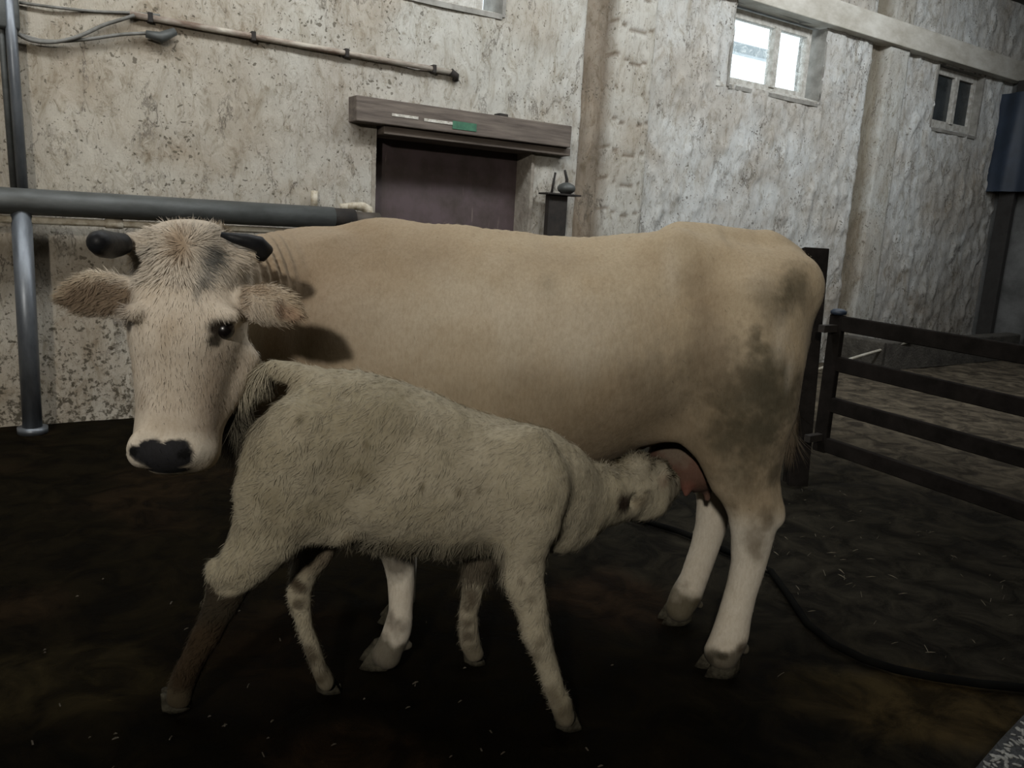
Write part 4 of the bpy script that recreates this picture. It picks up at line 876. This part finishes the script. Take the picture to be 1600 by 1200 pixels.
k0 = Vector(toW(gnd(1262, 582, .012))); _x, _z = onwall(1425, 533, .76); k1 = Vector((_x, WY-.76, _z))
tubeobj('white_stick', [k0, (k0+k1)/2+Vector((0, 0, .01)), k1], .016, M['stick'], 'long pale stick leaning on the kerb behind the bars of the gate', 'stick')
kk = Wp(1300, 530, 6.0)
# low feed kerb behind the gate along the wall
mb = MB(); mb.box(8.6, 11.85, WY-.75, WY-.55, -.02, .34, .02); mb.box(8.6, 8.75, WY-.75, WY-.12, -.02, .34, .02); mb.rough(.015, 3, 3)
tag(mb.build('feed_kerb', simple('dark_kerb', (0.075, 0.068, 0.055), (0.035, 0.03, 0.024), .95, bmp=.8, bd=.02)), 'low dark concrete feed kerb along the far wall behind the gate', 'kerb')
# timber posts on the end wall
for (xa, ya, xb, yb, lab) in ((1545, 285, 1517, 505, 'dark upright timber at the far corner beside the wall'), (1598, 300, 1562, 505, 'dark upright timber below the blue sheet at the right edge')):
    def onend(px, py, X=XE-.1):
        r = toW(ray(px, py)); t = X/r[0]; return Vector((X, r[1]*t, CH+r[2]*t))
    a_, b_ = onend(xa, ya), onend(xb, yb); b_.z = 0; ym = b_.y
    mb = MB(); mb.box(-.05, .05, -.10, .10, 0, 3.72, .01).rough(.008, 3, 2); o = mb.build('timber_post', simple('dark_timber', (0.03, 0.028, 0.025), (0.018, 0.016, 0.014), .9, bmp=.4)); o.location = (XE-.10, WY-.24 if xa < 1560 else WY-.88, 0); tag(o, lab, 'post')
# blue sheet
ta, tb = onend(1545, 110, XE-.3), onend(1660, 320, XE-.3)
U = np.linspace(0, 1, 40); Vv = np.linspace(0, 1, 30); UU, VVg = np.meshgrid(U, Vv, indexing='ij')
yy = ta.y+(tb.y-ta.y)*UU; zz = 3.55+(2.25-3.55)*VVg; xx = XE-.25+0.035*np.sin(UU*11+VVg*2)+0.012*np.sin(UU*31)
PB = np.stack([xx, yy, zz], -1).reshape(-1, 3); i0 = (np.arange(39)[:, None]*30+np.arange(29)[None]).ravel()
PB = np.concatenate([PB, PB+np.array([.006, 0, 0])]); q1 = np.stack([i0, i0+30, i0+31, i0+1], 1)
o = link('hanging_sheet', npmesh('hanging_sheet', PB, np.concatenate([q1, q1[:, ::-1]+1200])), M['blue']); tag(o, 'blue plastic sheet hanging high on the dark end wall', 'sheet')

# ================================================================ hose, straw, rubble on the floor
hp_ = [gnd(x, y, .012) for x, y in ((960, 800), (1010, 815), (1060, 830), (1100, 845), (1150, 868), (1205, 893), (1232, 930), (1262, 975), (1300, 1005), (1350, 1030), (1400, 1046), (1460, 1058), (1530, 1068), (1610, 1076), (1680, 1080))]
tubeobj('rubber_hose', [Vector(toW(p)) for p in hp_], .014, M['hose'], 'black rubber hose snaking over the floor behind the hind hooves', 'hose', seg=10)
def sliver(n, region, lmin, lmax, wd_, name, label, mat):
    VV = []; TT = []
    for k in range(n):
        px, py = region(); p = gnd(px, py, .006+.004*random.random()); a = random.uniform(-.6, .6)+(.45 if random.random() < .7 else 1.8); L = random.uniform(lmin, lmax); w2 = wd_*random.uniform(.6, 1.3)
        d = np.array([math.cos(a), math.sin(a), random.uniform(0, .12)]); s_ = np.array([-d[1], d[0], 0]); b = len(VV)
        q = [p-s_*w2/2, p+s_*w2/2, p+d*L+s_*w2/2+[0, 0, .002], p+d*L-s_*w2/2+[0, 0, .002]]; mid = p+d*L/2+[0, 0, .004+w2*.4]
        VV += [toW(x) for x in q]+[toW(mid)]; TT += [(b, b+1, b+4), (b+1, b+2, b+4), (b+2, b+3, b+4), (b+3, b, b+4)]
    o = link(name, npmesh(name, np.array(VV), np.array(TT), smooth=False), mat); tag(o, label, name.replace('_', ' '), kind='stuff'); return o
def reg_r():
    while True:
        x = random.uniform(1190, 1620); y = 760+abs(random.gauss(0, 1))*130
        if y < 1060 and y > 745+(x-1250)*.35: return x, y
sliver(75, reg_r, .008, .045, .0014, 'straw_litter', 'thin straw bits scattered on the dark floor right of the cow', M['straw'])
def reg_l(): return random.uniform(-20, 1000), random.uniform(900, 1210)
sliver(45, reg_l, .006, .02, .004, 'dung_crumbs', 'small pale crumbs scattered over the wet floor in front', simple('crumb', (0.09, 0.075, 0.05), (0.05, 0.04, 0.03)))
# rubble kerb at bottom right corner
e = [np.array(toW(gnd(x, y))) for x, y in ((1700, 1030), (1600, 1123), (1560, 1165), (1520, 1212), (1440, 1330), (1900, 1330), (2000, 1030))]
mb = MB(); top = [mb.bm.verts.new((p[0], p[1], .018)) for p in e]; bot = [mb.bm.verts.new((p[0], p[1], -.03)) for p in e]
mb.bm.faces.new(top); mb.bm.faces.new(bot[::-1])
for i in range(len(e)): mb.bm.faces.new((top[i], bot[i], bot[(i+1) % len(e)], top[(i+1) % len(e)]))
ks = mb.build('kerb_slab', simple('wet_dark_slab', (0.020, 0.021, 0.022), (0.010, 0.010, 0.010), .45, 0, 14, bmp=.9, bd=.01))
tag(ks, 'wet dark slab edge in the bottom right corner of the floor', 'slab')
mb = MB()
for k in range(70):
    t = random.random(); a_ = gnd(1600, 1126, .018); b_ = gnd(1520, 1212, .018); p = a_*(1-t)+b_*t
    off = abs(random.gauss(0, .05))+.004; p = p+np.array([.62, -.55, 0])*off
    r_ = random.uniform(.003, .007); q = toW(p)
    bmesh.ops.create_icosphere(mb.bm, subdivisions=1, radius=1, matrix=Matrix.Translation((q[0], q[1], .019)) @ Matrix.Rotation(random.uniform(0, 3), 4, 'Z') @ Matrix.Diagonal((r_*2.2, r_, r_*.6, 1)))
o = mb.build('pale_grit', M['bone']); tag(o, 'pale wet grit lying on the dark slab edge at bottom right', 'grit', kind='stuff')
for o in bpy.data.objects:
    n = o.name.split('.')[0]
    if o.parent is None and n == 'sagging_cable': o['group'] = 'grey cables sagging at the top left of the wall'
    if o.parent is None and n == 'timber_post': o['group'] = 'dark upright timbers at the far end'
